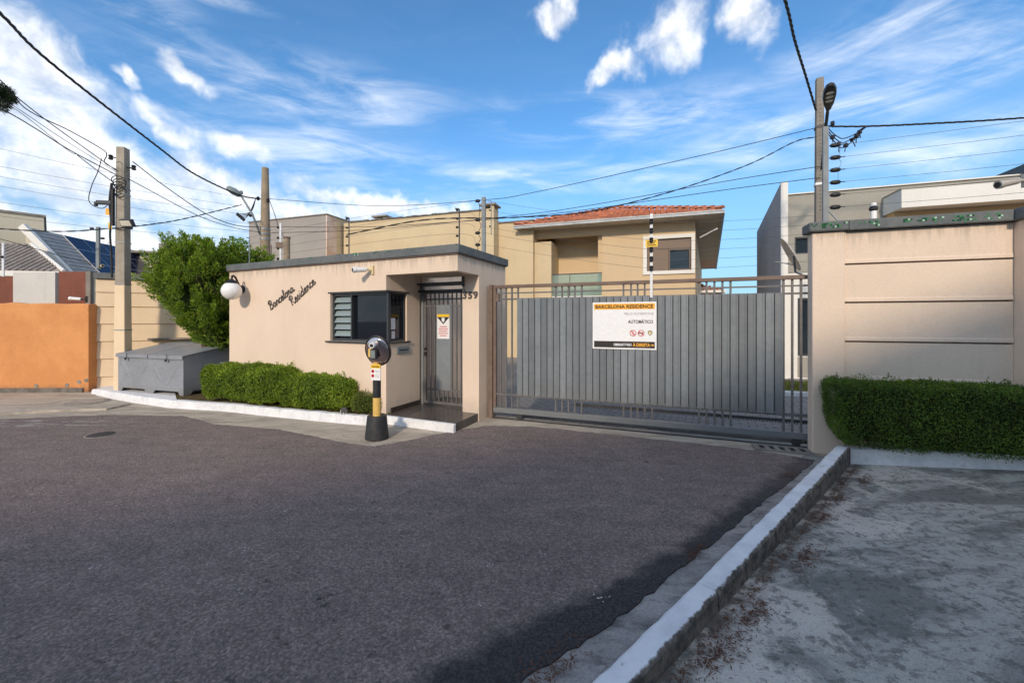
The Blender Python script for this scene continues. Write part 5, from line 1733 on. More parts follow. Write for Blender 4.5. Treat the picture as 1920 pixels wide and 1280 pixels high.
RW = thing('boundary_wall', 'tall beige panel wall with mosaic chipped coping on the right', 'wall', RO, RW_ROT)
obj('pillar', MB().box(0.0, 0.325, 0.0, 0.16, 0.0, 2.645), 'cream_panel', RW, bevel=0.012)
zj = [0.0, 0.45, 0.90, 1.35, 1.807, 2.257, 2.645]
for xa, xb in ((0.326, 1.812), (2.26, 3.75), (3.75, 5.3)):
    for z0_, z1_ in zip(zj[:-1], zj[1:]):
        pn = MB()
        prof = [(0.022, z0_ + 0.010), (0.024, z0_ + 0.042), (0.030, z0_ + 0.056), (0.030, z1_ - 0.010), (0.12, z1_ - 0.010), (0.12, z0_ + 0.010)]
        n = len(prof)
        pn.add([(xa, y, z) for y, z in prof] + [(xb - 0.002, y, z) for y, z in prof], [tuple(range(n)), tuple(range(2 * n - 1, n - 1, -1))] + [(k, n + k, n + (k + 1) % n, (k + 1) % n) for k in range(n)])
        obj('panel', pn, 'cream_panel', RW)
obj('backing', MB().box(0.326, 5.3, 0.121, 0.155, 0.0, 2.64), 'cream_panel', RW)
obj('pillar', MB().box(1.813, 2.26, -0.10, 0.12, 0.0, 2.645), 'cream_panel', RW, bevel=0.012)
cp = obj('coping', MB().box(-0.045, 0.345, -0.055, 0.21, 2.646, 2.765), 'coping', RW, bevel=0.02)
obj('coping', MB().box(0.347, 1.77, -0.045, 0.20, 2.646, 2.762), 'coping', RW, bevel=0.008)
obj('coping', MB().box(1.772, 2.32, -0.16, 0.20, 2.646, 2.766), 'coping', RW, bevel=0.008)
obj('coping', MB().box(2.322, 5.3, -0.045, 0.20, 2.646, 2.762), 'coping', RW, bevel=0.008)
mosaic('mosaic_chips', RW, [(-0.03, 0.33, -0.055, 2.66, 2.755, 0.5), (0.36, 1.70, -0.045, 2.652, 2.757, 0.26), (2.0, 2.3, -0.16, 2.66, 2.75, 0.2)], 1.0, random.Random(9))

# low white kerb of the planter, base follows the sloping sidewalk
pkr = bpy.data.objects.new('planter_kerb', None)
COL.objects.link(pkr)
pkr['kind'] = 'structure'
def swz(q):
    return 0.007 + 0.08 * (q - KA).dot(KN)
xs = [0.235, 1.0, 1.9, 2.8, 3.7, 4.6]
for xa, xb in zip(xs[:-1], xs[1:]):
    n = 8
    rows = []
    for i in range(n + 1):
        x = xa + (xb - xa) * i / n + (0.001 if i == 0 else (-0.001 if i == n else 0))
        f_ = random.uniform(-0.004, 0.004)
        q = rw(x, -0.30 + f_)
        z = swz(q) + 0.165 + random.uniform(-0.004, 0.004)
        q2 = rw(x, -0.19)
        rows.append([Vector((q.x, q.y, -0.02)), Vector((q.x, q.y, z - 0.012)), rw(x, -0.285 + f_, z), rw(x, -0.19, z), Vector((q2.x, q2.y, -0.02))])
    vs = [v for r_ in rows for v in r_]
    fs = [(i * 5 + j, i * 5 + 5 + j, i * 5 + 6 + j, i * 5 + 1 + j) for i in range(n) for j in range(4)] + [(0, 1, 2, 3, 4), tuple(n * 5 + j for j in (4, 3, 2, 1, 0))]
    obj('kerb_stone', MB().add(vs, fs), 'whitewash', pkr)
pb = [rw(0.36, -0.20), rw(4.7, -0.20), rw(4.7, 0.0), rw(0.36, 0.0)]
m = MB().hexa([(q.x, q.y, -0.02) for q in pb], [(q.x, q.y, max(0.1, swz(q) + 0.12)) for q in pb])
struct(obj('flower_bed', m, 'soil'))
c = rw(1.86, -0.215)
hedge('clipped_hedge', 'dense dark green box hedge in front of the tall beige wall', 'hedge', c.x, c.y, 0.185, RW_ROT, 1.80, 0.215, 0.37, 'hedge_leaf_dark', 70000, leaf=(0.013, 0.028), pw=0.55, seed=13, bulge=0.034, group='clipped hedges in the white kerbed beds', sprigs=200, taper=0.10)

# fence mast and insulators over the right wall
FM = thing('fence_mast', 'galvanised electric fence mast with black insulators at the wall corner', 'fence post', rw(0.225, 0.27), RW_ROT)
obj('mast', MB().box(-0.028, 0.028, -0.02, 0.02, 0.0, 4.0), 'post_galv', FM)
obj('brace', MB().tube([(0.02, 0, 2.98), (0.16, 0.0, 2.78)], 0.010, 6), 'steel', FM)
IZ = []
for k in range(6):
    z = 3.757 - k * 0.153
    IZ.append(z)
    i_ = obj('insulator', MB().lathe([(0.010, -0.055), (0.024, -0.04), (0.029, 0.0), (0.024, 0.04), (0.010, 0.055)], 12, axis='X'), 'black_metal', FM, (0.10, -0.01, z), smooth='auto')
    obj('hook', MB().tube([(-0.08, 0, 0), (-0.055, 0, 0)], 0.004, 5).tube([(0.055, 0, 0), (0.10, 0, 0)], 0.006, 5), 'wire_grey', i_)

# vertical link wire between the insulators is part of the mast
obj('link_wire', MB().tube(smooth_pts([(0.16, -0.01, IZ[0]), (0.14, -0.01, (IZ[0] + IZ[1]) / 2 - 0.03), (0.13, -0.01, IZ[1]), (0.16, -0.01, (IZ[1] + IZ[2]) / 2), (0.13, -0.01, IZ[2]), (0.13, -0.01, IZ[3])], 5), 0.0025, 5), 'wire_grey', FM)

# satellite dish behind the pillar, nearly edge-on
DD = thing('satellite_dish', 'beige satellite dish seen almost edge on beside the right pillar', 'satellite dish', at(1488, 474, 6.6), 0)
ddir = (at(1506, 503, 6.6) - at(1469, 443, 6.6)).normalized()
view = at(1488, 474, 6.6) - Vector((0, 0, EYE))
nrm = ddir.cross(view.normalized().cross(ddir)).normalized()
nrm = (view.normalized().cross(ddir)).normalized()
nrm = (nrm * 0.985 - view.normalized() * 0.16).normalized()
dm = MB().lathe([(0.001, 0.0), (0.12, 0.008), (0.22, 0.028), (0.30, 0.055), (0.305, 0.055), (0.30, 0.045), (0.22, 0.016), (0.10, -0.006), (0.001, -0.01)], 32)
do = obj('reflector', dm, 'dish_grey', DD, smooth=True)
do.rotation_euler = nrm.to_track_quat('Z', 'Y').to_euler()
obj('mast', MB().tube([(0, 0, -0.05), (0.10, 0.1, -0.30), (0.42, 0.15, -0.42)], 0.018, 8), 'steel', DD)
obj('feed_arm', MB().tube([Vector((0, 0, -0.2)), Vector(nrm) * 0.28], 0.008, 6), 'steel', DD)
bullet_camera('security_camera', 'dark bullet camera on a pole end at the right edge above the coping', at(1925, 338, 4.6), R(-95), R(12), 'dish_grey', s=1.1, arm_len=0.08, base='dish_grey')

# ================================================================== HOUSES BEHIND
def wall_hole(mb, x0, x1, y0, y1, z0, z1, hx0, hx1, hz0, hz1):
    mb.box(x0, hx0, y0, y1, z0, z1)
    mb.box(hx1, x1, y0, y1, z0, z1)
    mb.box(hx0, hx1, y0, y1, z0, hz0)
    mb.box(hx0, hx1, y0, y1, hz1, z1)
    return mb

H_ROT = -R(18.5)
CH = thing('tile_roofed_house', 'beige two storey house with red tiled hip roof and glass balcony', 'house', (7.01, 15.31, 0), H_ROT)
ET = 5.45
m = wall_hole(MB(), -3.5, 0, 0, 0.18, 0, ET, -1.76, -0.14, 3.52, 4.78)
obj('front_wall', m, 'house_beige', CH)
obj('side_wall', MB().hexa([(-0.18, 0.181, 0), (0, 0.181, 0), (2.1, 15.7, 0), (1.92, 15.7, 0)], [(-0.18, 0.181, ET), (0, 0.181, ET), (2.1, 15.7, ET), (1.92, 15.7, ET)]), 'house_beige', CH)
obj('lower_wall', MB().box(-6.1, -3.501, 0.3, 0.48, 0, 2.52), 'house_beige', CH)
obj('balcony_wall', MB().box(-5.75, -3.501, 1.35, 1.5, 2.6, ET).box(-3.68, -3.501, 0.181, 1.349, 2.6, ET), 'house_beige', CH)
obj('left_wall', MB().box(-5.9, -5.751, 1.5, 12.0, 0, ET), 'house_beige', CH)
obj('balcony_slab', MB().box(-6.25, -3.502, -0.05, 1.5, 2.46, 2.6), 'white_wall', CH)
obj('balcony_beam', MB().box(-6.35, -3.502, 0.0, 0.2, 5.10, ET).box(-6.35, -6.15, 0.2, 2.0, 5.10, ET), 'house_beige', CH)
# balcony railing
rl = obj('railing', MB().box(-6.2, -3.51, 0.02, 0.06, 3.52, 3.56).box(-6.2, -6.16, 0.06, 1.4, 3.52, 3.56), 'frame_dark', CH)
for x0_, x1_ in ((-6.15, -4.85), (-4.82, -3.52)):
    obj('glass_pane', MB().box(x0_, x1_, 0.034, 0.044, 2.62, 3.515), 'glass_rail', rl)
obj('glass_pane', MB().box(-6.184, -6.174, 0.07, 1.38, 2.62, 3.515), 'glass_rail', rl)
obj('baluster', MB().box(-4.847, -4.823, 0.03, 0.05, 2.6, 3.52), 'frame_dark', rl)
# window
wd = obj('window', MB().box(-1.76, -0.14, 0.13, 0.15, 3.52, 4.78), 'glass_house', CH)
obj('surround', wall_hole(MB(), -1.90, 0.0 - 0.02, -0.06, -0.002, 3.39, 4.92, -1.755, -0.145, 3.525, 4.775), 'white_wall', wd)
obj('shutter_box', MB().box(-1.74, -0.16, 0.04, 0.128, 4.40, 4.77), 'shutter_brown', wd)
obj('sash', MB().box(-1.74, -0.96, 0.06, 0.127, 3.53, 4.39), 'shutter_brown', wd)
obj('sash_frame', MB().box(-0.955, -0.90, 0.04, 0.128, 3.53, 4.395).box(-0.22, -0.16, 0.04, 0.128, 3.53, 4.395).box(-0.90, -0.22, 0.04, 0.128, 3.53, 3.60).box(-0.90, -0.22, 0.04, 0.128, 4.32, 4.395), 'window_brown', wd)
# roof: slab, soffit, gutter, tiles
EX0, EX1, EY0, EY1 = -7.0, 0.8, -0.8, 16.5
SHR = 0.135
def shx(m_):
    m_.v = [(x_ + SHR * max(0.0, y_ - EY0) * (1.0 if x_ > -2 else 0.0), y_, z_) for x_, y_, z_ in m_.v]
    return m_
EZ = 5.5
RISE = 0.36
AX = (EX0 + EX1) / 2
HALF = (EX1 - EX0) / 2
AY = EY0 + HALF
AZ_ = EZ + HALF * RISE
rf = MB()
A_, B_, C_, D_ = (EX0, EY0, EZ), (EX1, EY0, EZ), (EX1, EY1, EZ), (EX0, EY1, EZ)
E_, F_ = (AX, AY, AZ_), (AX, EY1 - HALF, AZ_)
rf.add([A_, B_, C_, D_, E_, F_], [(0, 1, 4), (1, 2, 5, 4), (2, 3, 5), (3, 0, 4, 5), (3, 2, 1, 0)])
roof = obj('roof', shx(rf), 'tile_red_far', CH)
obj('soffit', shx(MB().box(EX0 + 0.03, EX1 - 0.03, EY0 + 0.03, EY1 - 0.03, EZ - 0.06, EZ - 0.012)), 'soffit', roof)
gt = MB()
gt.box(EX0 - 0.05, EX1 + 0.05, EY0 - 0.08, EY0 + 0.025, EZ - 0.10, EZ + 0.02)
gt.hexa([(EX1 - 0.025, EY0 + 0.026, EZ - 0.10), (EX1 + 0.08, EY0 + 0.026, EZ - 0.10), (EX1 + 0.08 + SHR * (EY1 - EY0), EY1, EZ - 0.10), (EX1 - 0.025 + SHR * (EY1 - EY0), EY1, EZ - 0.10)],
        [(EX1 - 0.025, EY0 + 0.026, EZ + 0.02), (EX1 + 0.08, EY0 + 0.026, EZ + 0.02), (EX1 + 0.08 + SHR * (EY1 - EY0), EY1, EZ + 0.02), (EX1 - 0.025 + SHR * (EY1 - EY0), EY1, EZ + 0.02)])
gt.box(EX0 - 0.05, EX1 + 0.05, EY0 - 0.10, EY0 - 0.0805, EZ - 0.02, EZ + 0.03)
obj('gutter', gt, 'gutter_metal', roof, bevel=0.012)
# one barrel tile, shared
tl = MB()
TWd, TLn = 0.20, 0.43
vs, fs = [], []
nn_ = 6
for j, (y, kx) in enumerate(((0.0, 1.0), (TLn, 0.86))):
    for k in range(nn_ + 1):
        a = math.pi * k / nn_
        vs.append((-math.cos(a) * TWd / 2 * kx, y, math.sin(a) * 0.075 * kx + (0.035 if j == 0 else 0.0)))
for k in range(nn_):
    fs.append((k, k + 1, k + nn_ + 2, k + nn_ + 1))
fs.append(tuple(range(nn_, -1, -1)))
tl.add(vs, fs)
tile_me = tl.mesh('roof_tile')
tile_me.materials.append(MATS['tile_red'])
for p_ in tile_me.polygons:
    p_.use_smooth = len(p_.vertices) == 4
ncol = 38
pitch = (EX1 - EX0) / ncol
slope = math.atan(RISE)
rows_n = 11
for r_i in range(rows_n):
    y = r_i * 0.37
    for ci in range(ncol):
        x = EX0 + (ci + 0.5) * pitch
        lim = min(x - EX0, EX1 - x)
        if y > lim * 1.0 + 0.05:
            continue
        o = obj('roof_tile', tile_me, None, roof, (x, EY0 + y * math.cos(0), EZ + 0.01 + y * RISE), (slope, 0, random.uniform(-0.02, 0.02)))
for k in range(15):
    f = k / 15.0
    for sx in (0, 1):
        a = Vector((EX0 if sx == 0 else EX1, EY0, EZ))
        e_ = Vector(E_)
        q = a.lerp(e_, f)
        dv = (e_ - a)
        o = obj('ridge_tile', tile_me, None, roof, q + Vector((0, 0, 0.07)), (math.atan2(dv.z, math.hypot(dv.x, dv.y)), 0, math.atan2(dv.y, dv.x) - math.pi / 2))
        o.rotation_mode = 'XYZ'
        o.scale = (1.25, 1.0, 1.2)
obj('chimney_vent', MB().tube([(0.72, -0.2, EZ - 0.5), (0.2, 0.3, EZ - 0.7)], 0.03, 8), 'white_plastic', roof)

# far little house with red roof
FH = thing('far_house', 'far green walled house with red tile roof glimpsed beyond the gate', 'house', (12.6, 27.0, 0), H_ROT)
obj('wall', MB().box(-3, 0.9, 0, 6, 0, 3.45), 'green_wall', FH)
obj('upper_wall', MB().box(-3.01, 0.91, -0.01, 6, 2.9, 3.5), 'white_wall', FH)
obj('roof', MB().add([(-3.6, -0.6, 3.55), (1.5, -0.6, 3.55), (1.5, 6.5, 3.55), (-3.6, 6.5, 3.55), (-1.2, 2.4, 4.6), (-1.2, 4.0, 4.6)], [(0, 1, 4), (1, 2, 5, 4), (2, 3, 5), (3, 0, 4, 5), (3, 2, 1, 0)]), 'tile_red_far', FH)
tl2 = MB()
for k in range(25):
    x = -3.5 + k * 0.2
    lim = min((x + 3.6) / 2.4, (1.5 - x) / 2.7)
    tl2.tube([(x, -0.62, 3.58), (x, -0.6 + 3.0 * lim, 3.58 + 1.05 * lim)], 0.07, 6)
tr_ = obj('tile_rows', tl2, 'tile_red_far', FH)
tr_['kind'] = 'stuff'
obj('fascia', MB().box(-3.65, 1.55, -0.68, -0.6, 3.40, 3.56).box(1.5, 1.56, -0.6, 6.5, 3.40, 3.56), 'white_wall', FH)

# long beige building with chimneys
LBv = Vector((-1.28, 17.5, 0)) - Vector((-7.95, 19.7, 0))
LB_ROT = math.atan2(LBv.y, LBv.x)
LB = thing('long_building', 'long plain beige building with two chimneys behind the guardhouse', 'building', (-7.95, 19.7, 0), LB_ROT)
LLn = LBv.length
obj('wall', MB().box(-0.4, LLn, 0, 5.0, 0, 6.38), 'beige_far', LB)
lw = obj('low_wall', MB().box(LLn + 0.001, LLn + 2.25, 0.12, 6.0, 0, 5.78), 'beige_far', LB)
obj('side_wing', MB().box(LLn + 2.251, LLn + 2.98, 0.35, 3.0, 0, 4.92), 'beige_far', LB)
cpx = MB()
x = 0.0
while x < LLn - 0.05:
    w = random.uniform(0.20, 0.30)
    cpx.box(x, min(x + w, LLn), -0.05, 0.20, 6.381, 6.381 + random.uniform(0.035, 0.075))
    x += w
tcap = obj('tile_coping', cpx, 'kerb_side', LB)
tcap['kind'] = 'stuff'
obj('cap', MB().box(LLn + 0.002, LLn + 2.28, 0.08, 0.30, 5.781, 5.84), 'gate_rust', LB)
def chimney(x, y, w, z0, z1, mat, top):
    c_ = obj('chimney', MB().box(x - w, x + w, y - w, y + w, z0, z1), mat, LB)
    for sx in (-1, 1):
        for sy in (-1, 1):
            obj('chimney_leg', MB().box(x + sx * w * 0.72 - w * 0.26, x + sx * w * 0.72 + w * 0.26, y + sy * w * 0.72 - w * 0.26, y + sy * w * 0.72 + w * 0.26, z1 + 0.001, z1 + 0.14), mat, c_)
    obj('chimney_cap', MB().box(x - w * 1.3, x + w * 1.3, y - w * 1.3, y + w * 1.3, z1 + 0.141, z1 + 0.21), 'stained_slab', c_)
chimney(1.15, 1.1, 0.33, 6.2, 6.62, 'stained_slab', 0)
chimney(LLn + 0.42, -0.20, 0.28, 0, 6.30, 'beige_far', 0)

GBv = Vector((-8.81, 18.96, 0)) - Vector((-13.46, 20.5, 0))
GB_ROT = math.atan2(GBv.y, GBv.x)
GBK = thing('grey_building', 'plain grey rendered block with a peeling corner behind the brown pole', 'building', (-13.46, 20.5, 0), GB_ROT)
gl = GBv.length
obj('wall', MB().box(0, gl - 0.001, 0, 5, 0, 6.58), 'grey_block', GBK)
obj('side_wall', MB().box(gl, gl + 0.06, 0.0, 0.62, 0, 6.585), 'peeling', GBK)
obj('side_wall', MB().box(gl, gl + 0.06, 0.621, 5, 0, 6.58), 'beige_far', GBK)
obj('coping', MB().box(-0.05, gl + 0.1, -0.05, 0.12, 6.586, 6.63).box(gl - 0.05, gl + 0.1, 0.12, 5, 6.586, 6.63), 'stained_slab', GBK)

# modern building on the right
MBD = thing('modern_building', 'modern grey and white building with boxy white balcony behind right wall', 'building', (7.38, 11.0, 0), H_ROT)
m = wall_hole(MB(), 0.16, 9.0, 0.05, 0.25, 2.9, 5.02, 0.34, 0.98, 3.40, 3.86)
obj('upper_wall', m, 'stucco_grey', MBD)
m = wall_hole(MB(), 0.16, 9.0, 0.08, 0.25, 0, 2.899, 0.42, 1.6, 0.62, 2.2)
obj('lower_wall', m, 'white_wall', MBD)
sdw = MB()
prof = [(0.0, 0.0), (6.75, 0.0), (6.75, 5.36), (0.0, 5.36)]
sdw.add([(0.145 * y, y, z) for y, z in prof] + [(0.159 + 0.145 * y, y, z) for y, z in prof], [(3, 2, 1, 0), (4, 5, 6, 7)] + [(i, (i + 1) % 4, 4 + (i + 1) % 4, 4 + i) for i in range(4)])
obj('gable_wall', sdw, 'stucco_side', MBD)
obj('pilaster', MB().box(-0.004, 0.165, -0.03, -0.001, 0, 5.37), 'white_wall', MBD)
obj('parapet_cap', MB().box(0.17, 9.0, 0.0, 0.30, 5.021, 5.05), 'white_wall', MBD)
wdo = obj('window', MB().box(0.34, 0.98, 0.15, 0.17, 3.40, 3.86), 'glass_house', MBD)
obj('frame', wall_hole(MB(), 0.335, 0.985, 0.08, 0.14, 3.395, 3.865, 0.38, 0.94, 3.44, 3.82), 'frame_dark', wdo)
wdo = obj('window', MB().box(0.42, 1.6, 0.15, 0.17, 0.62, 2.2), 'glass_house', MBD)
obj('frame', wall_hole(MB(), 0.415, 1.605, 0.10, 0.14, 0.615, 2.205, 0.48, 1.54, 0.68, 2.14), 'frame_dark', wdo)
obj('panel', MB().box(0.42, 0.72, 0.06, 0.0795, 0.05, 0.60), 'stucco_grey', MBD)
bx0 = 2.28
fb = MB().box(bx0, 9.0, -0.75, 0.049, 4.28, 4.72)
obj('balcony_box', fb, 'white_wall', MBD)
obj('balcony_cap', MB().box(bx0 - 0.02, 9.02, -0.77, 0.049, 4.721, 4.745), 'stucco_grey', MBD)
obj('balcony_wall', MB().box(bx0 + 0.05, 9.0, -0.35, 0.048, 2.9, 4.279), 'ochre', MBD)
m = MB().box(bx0 + 2.6, 9.0, -0.2, 1.4, 5.05, 5.25)
obj('roof_slab', m, 'frame_dark', MBD)
VP = thing('vent_pipe', 'short white vent pipe with black cowl above the right wall', 'vent', at(1638, 440, 8.0))
obj('pipe', MB().lathe([(0.05, -0.6), (0.05, 0.47)], 12), 'white_plastic', VP, smooth='auto')
obj('cowl', MB().lathe([(0.05, 0.471), (0.075, 0.50), (0.075, 0.54), (0.05, 0.57)], 12), 'black_metal', VP)
obj('cap', MB().lathe([(0.052, 0.571), (0.045, 0.63), (0.01, 0.64)], 12), 'white_plastic', VP, smooth='auto')

# houses at the left edge
LH1 = thing('flat_roofed_house', 'plain pale flat roofed house block at the far left', 'house', (-20.1, 17.2, 0), R(49))
obj('wall', MB().box(-7, 0, 0, 6, 0, 6.02), 'left_house', LH1)
obj('coping', MB().box(-7.05, 0.06, -0.06, 6.05, 6.021, 6.10), 'stained_slab', LH1)

TLv, BLv = Vector((-19.34, 16.0, 5.30)), Vector((-17.70, 16.22, 3.42))
rid = Vector((-0.65, 5.0, 0.0)).normalized()
RLEN = 5.6
SH = thing('solar_house', 'pale house with a steep grey tile roof carrying dark solar panels', 'house', (0, 0, 0))
dn_ = (BLv - TLv)
SLn = dn_.length
dnn = dn_.normalized()
nrm_r = rid.cross(dnn).normalized()
if nrm_r.z < 0:
    nrm_r = -nrm_r

def rp(s, d, h_=0.0):
    return TLv + rid * s + dnn * d + nrm_r * h_

def slab(mb, s0, s1, d0, d1, h0_, h1_):
    lo_ = [rp(s0, d0, h0_), rp(s1, d0, h0_), rp(s1, d1, h0_), rp(s0, d1, h0_)]
    hi_ = [rp(s0, d0, h1_), rp(s1, d0, h1_), rp(s1, d1, h1_), rp(s0, d1, h1_)]
    return mb.hexa(lo_, hi_)

rfm = obj('roof', slab(MB(), 0, RLEN, 0, SLn + 0.3, -0.12, 0.0), 'roof_grey', SH)
rows_ = MB()
for k in range(13):
    d0_ = k * (SLn + 0.3) / 13
    slab(rows_, 0.14, RLEN - 0.1, d0_ + 0.05, d0_ + (SLn + 0.3) / 13 - 0.002, 0.001, 0.028)
tr2 = obj('tile_rows', rows_, 'roof_grey', rfm)
tr2['kind'] = 'stuff'
obj('verge_board', slab(MB(), -0.16, 0.0, -0.1, SLn + 0.4, -0.18, 0.06), 'white_wall', rfm)
obj('verge_board', slab(MB(), RLEN, RLEN + 0.22, -0.1, SLn + 0.4, -0.18, 0.06), 'white_wall', rfm)
gw = MB()
a_, b_, c_, d_ = rp(0.02, 0.1, -0.2), rp(0.02, SLn, -0.2), Vector((BLv.x, BLv.y, 0)), Vector((TLv.x - 0.3, TLv.y, 0))
a2_, b2_, c2_, d2_ = [q + rid * 5.4 for q in (a_, b_, c_, d_)]
gw.add([a_, b_, c_, d_, a2_, b2_, c2_, d2_], [(0, 1, 2, 3), (7, 6, 5, 4), (0, 4, 5, 1), (1, 5, 6, 2), (2, 6, 7, 3), (3, 7, 4, 0)])
obj('wall', gw, 'left_house', SH)
for r_i in range(3):
    for ci in range(4):
        s0_ = 1.30 + ci * 0.90
        d0_ = 0.10 + r_i * 0.80
        pn = obj('solar_panel', slab(MB(), s0_, s0_ + 0.885, d0_, d0_ + 0.785, 0.035, 0.075), 'frame_alu', SH)
        obj('cell_sheet', slab(MB(), s0_ + 0.018, s0_ + 0.867, d0_ + 0.018, d0_ + 0.767, 0.0755, 0.079), 'solar_cell', pn)

LH3 = thing('low_tiled_house', 'low house with weathered brown tiled roof behind the board fence', 'house', (-18.0, 14.0, 0), R(10))
obj('wall', MB().box(-3.5, 1.75, 0.15, 3, 0, 3.25), 'left_house', LH3)
rr_ = MB()
rr_.add([(-3.8, -0.25, 3.22), (2.2, -0.25, 3.22), (-0.35, 1.6, 4.42), (-3.8, 1.6, 4.42), (-3.8, -0.25, 3.30), (2.2, -0.25, 3.30), (-0.35, 1.6, 4.50), (-3.8, 1.6, 4.50)],
        [(0, 3, 2, 1), (4, 5, 6, 7), (0, 1, 5, 4), (1, 2, 6, 5), (2, 3, 7, 6), (3, 0, 4, 7)])
rfo = obj('roof', rr_, 'roof_brown', LH3)
tw_ = MB()
for k in range(28):
    x = -3.7 + k * 0.2
    f = 1.0 if x < -0.35 else max(0.05, (2.2 - x) / 2.55)
    tw_.tube([(x, -0.27, 3.31), (x, -0.25 + 1.85 * f, 3.31 + 1.2 * f)], 0.065, 6)
o = obj('tile_rows', tw_, 'roof_brown', rfo)
o['kind'] = 'stuff'
obj('eave_board', MB().box(-3.8, 2.22, -0.33, -0.28, 3.12, 3.30), 'white_wall', rfo)
obj('hip_board', MB().tube([(2.2, -0.27, 3.33), (-0.35, 1.6, 4.54)], 0.06, 6), 'white_wall', rfo)

SMH = thing('distant_house', 'small dark roofed house far behind the green conifer tree', 'house', at(262, 520, 21.0), R(10))
obj('wall', MB().box(0, 2.0, 0, 2, -2.0, 1.25), 'left_house', SMH)
obj('roof', MB().box(-0.25, 2.1, -0.3, 2.1, 1.251, 1.36), 'stained_slab', SMH)
obj('tank', MB().box(0.75, 2.0, 0.2, 1.4, 1.361, 1.85), 'pole_grey', SMH)

# house across the street, behind the photographer: its shadow lies over the right-hand half of the place
AR = R(28)
AH = thing('opposite_house', 'white two storey house across the street behind the viewpoint', 'house', (-0.24, -6.38, 0), AR)
HB = 6.0
obj('wall', MB().box(-12.0, 11.0, -7.0, 0, 0, HB), 'white_wall', AH)
obj('parapet', MB().box(-12.05, 11.05, -0.2, 0.05, HB + 0.001, HB + 0.06), 'stucco_grey', AH)
for x in (-10.5, -7.5, -4.5, -1.5, 1.5, 4.5, 7.5):
    for z in (0.9, 3.8):
        w = obj('window', MB().box(x, x + 1.4, 0.001, 0.03, z, z + 1.3), 'glass_house', AH)
        obj('frame', wall_hole(MB(), x - 0.08, x + 1.48, 0.001, 0.06, z - 0.08, z + 1.38, x, x + 1.4, z, z + 1.3), 'frame_dark', w)

# ================================================================== PINE BRANCH AT THE LEFT EDGE
PT = thing('pine_tree', 'dark pine foliage reaching in at the left edge of the sky', 'tree', (-14.6, 9.4, 0))
obj('trunk', MB().tube([(-1.6, 0, 0), (-1.5, 0, 4), (-1.4, 0, 8.5)], [0.22, 0.17, 0.08], 10), 'bark', PT, smooth=True)
ctr = at(-2, 180, 9.4) - Vector((-14.6, 9.4, 0))
obj('limb', MB().tube(smooth_pts([(-1.45, 0, 6.2), (0.8, 0, 6.5), tuple(ctr + Vector((-0.15, 0, -0.05)))], 5), 0.035, 6), 'bark', PT)
r_ = np.random.default_rng(5)
n = 9000
dirs = unit(r_.normal(0, 1, (n, 3)))
cl = unit(r_.normal(0, 1, (60, 3)))
kk = r_.integers(0, 60, n)
base_ = np.array(ctr) + cl[kk] * np.array([0.36, 0.30, 0.30]) * r_.uniform(0.5, 1.0, (60, 1))[kk] + np.array([-0.13, 0, 0])
Pn = base_ + dirs * r_.uniform(0, 0.07, (n, 1))
V, Q = leaf_quads(Pn, cl[kk] * 0.7 + dirs, r_.normal(0, 1, (n, 3)), r_.uniform(0.05, 0.11, n), r_.uniform(0.006, 0.012, n), 0.1)
o = obj('crown', np_mesh('crown', V, Q, 'pine_leaf'), None, PT)
o['kind'] = 'stuff'

# ================================================================== ELECTRIC FENCE POSTS ON THE GUARDHOUSE AND LEFT WALL
def fence_rod(loc, hgt, label, arms=4, mat='steel_dark', hook=True, r=0.010):
    root = thing('fence_rod', label, 'fence post', loc, 0, 'electric fence rods')
    m = MB().tube([(0, 0, 0), (0, 0, hgt)], r, 6)
    if hook:
        m.tube([(0, 0, hgt), (-0.06, 0, hgt + 0.01)], r, 6)
    obj('rod', m, mat, root)
    for k in range(arms):
        z = hgt * (0.25 + 0.24 * k)
        obj('insulator', MB().lathe([(0.006, -0.02), (0.018, -0.01), (0.018, 0.01), (0.006, 0.02)], 8, axis='X'), 'black_metal', root, (-0.03, -0.01, z))
    return root

def on_front(px):
    r__ = (px - 960) / 751.0
    x = (r__ * GO.y - GO.x) / (gu.x - r__ * gu.y)
    return gh(x, 0.06, 2.69)

fence_rod(on_front(649), 0.62, 'thin dark fence rod on the coping above the window')
fence_rod(on_front(857), 0.52, 'thin dark fence rod on the coping at the porch corner')
fence_rod(on_front(443) + Vector((0, 0.3, -0.03)), 0.62, 'thin hooked fence rod beside the conifer at the guardhouse corner', 3, 'post_galv')
fence_rod(at(509, 495, 9.0), 0.42, 'short thin rod next to the brown pole', 2, 'gate_rust')
q = at(526, 500, 9.2)
fw = thing('fence_stanchion', 'white fence stanchion with small brown plate behind the guardhouse roof', 'fence post', q)
obj('rod', MB().box(-0.02, 0.02, -0.01, 0.01, -0.6, 1.0), 'fence_white', fw)
for k in range(4):
    obj('insulator', MB().lathe([(0.01, -0.03), (0.028, -0.015), (0.028, 0.015), (0.01, 0.03)], 8, axis='X'), 'black_metal', fw, (-0.05, -0.01, 0.18 + k * 0.24))
obj('warning_plate', MB().box(-0.10, 0.07, -0.022, -0.011, 0.42, 0.56), 'shutter_brown', fw)
q = gh(1.30, 0.70, 2.45)
q = at(907, 470, 6.75)
fm = thing('fence_mast', 'grey fence mast with insulators at the end of the guardhouse coping', 'fence post', q, R(-15))
obj('mast', MB().box(-0.032, 0.032, -0.02, 0.02, -0.12, 0.90), 'post_galv', fm)
for k, z in enumerate((0.84, 0.52, 0.30, 0.10)):
    obj('insulator', MB().lathe([(0.010, -0.045), (0.024, -0.03), (0.027, 0.0), (0.024, 0.03), (0.010, 0.045)], 10, axis='X'), 'black_metal', fm, (-0.10, -0.02, z), smooth='auto')
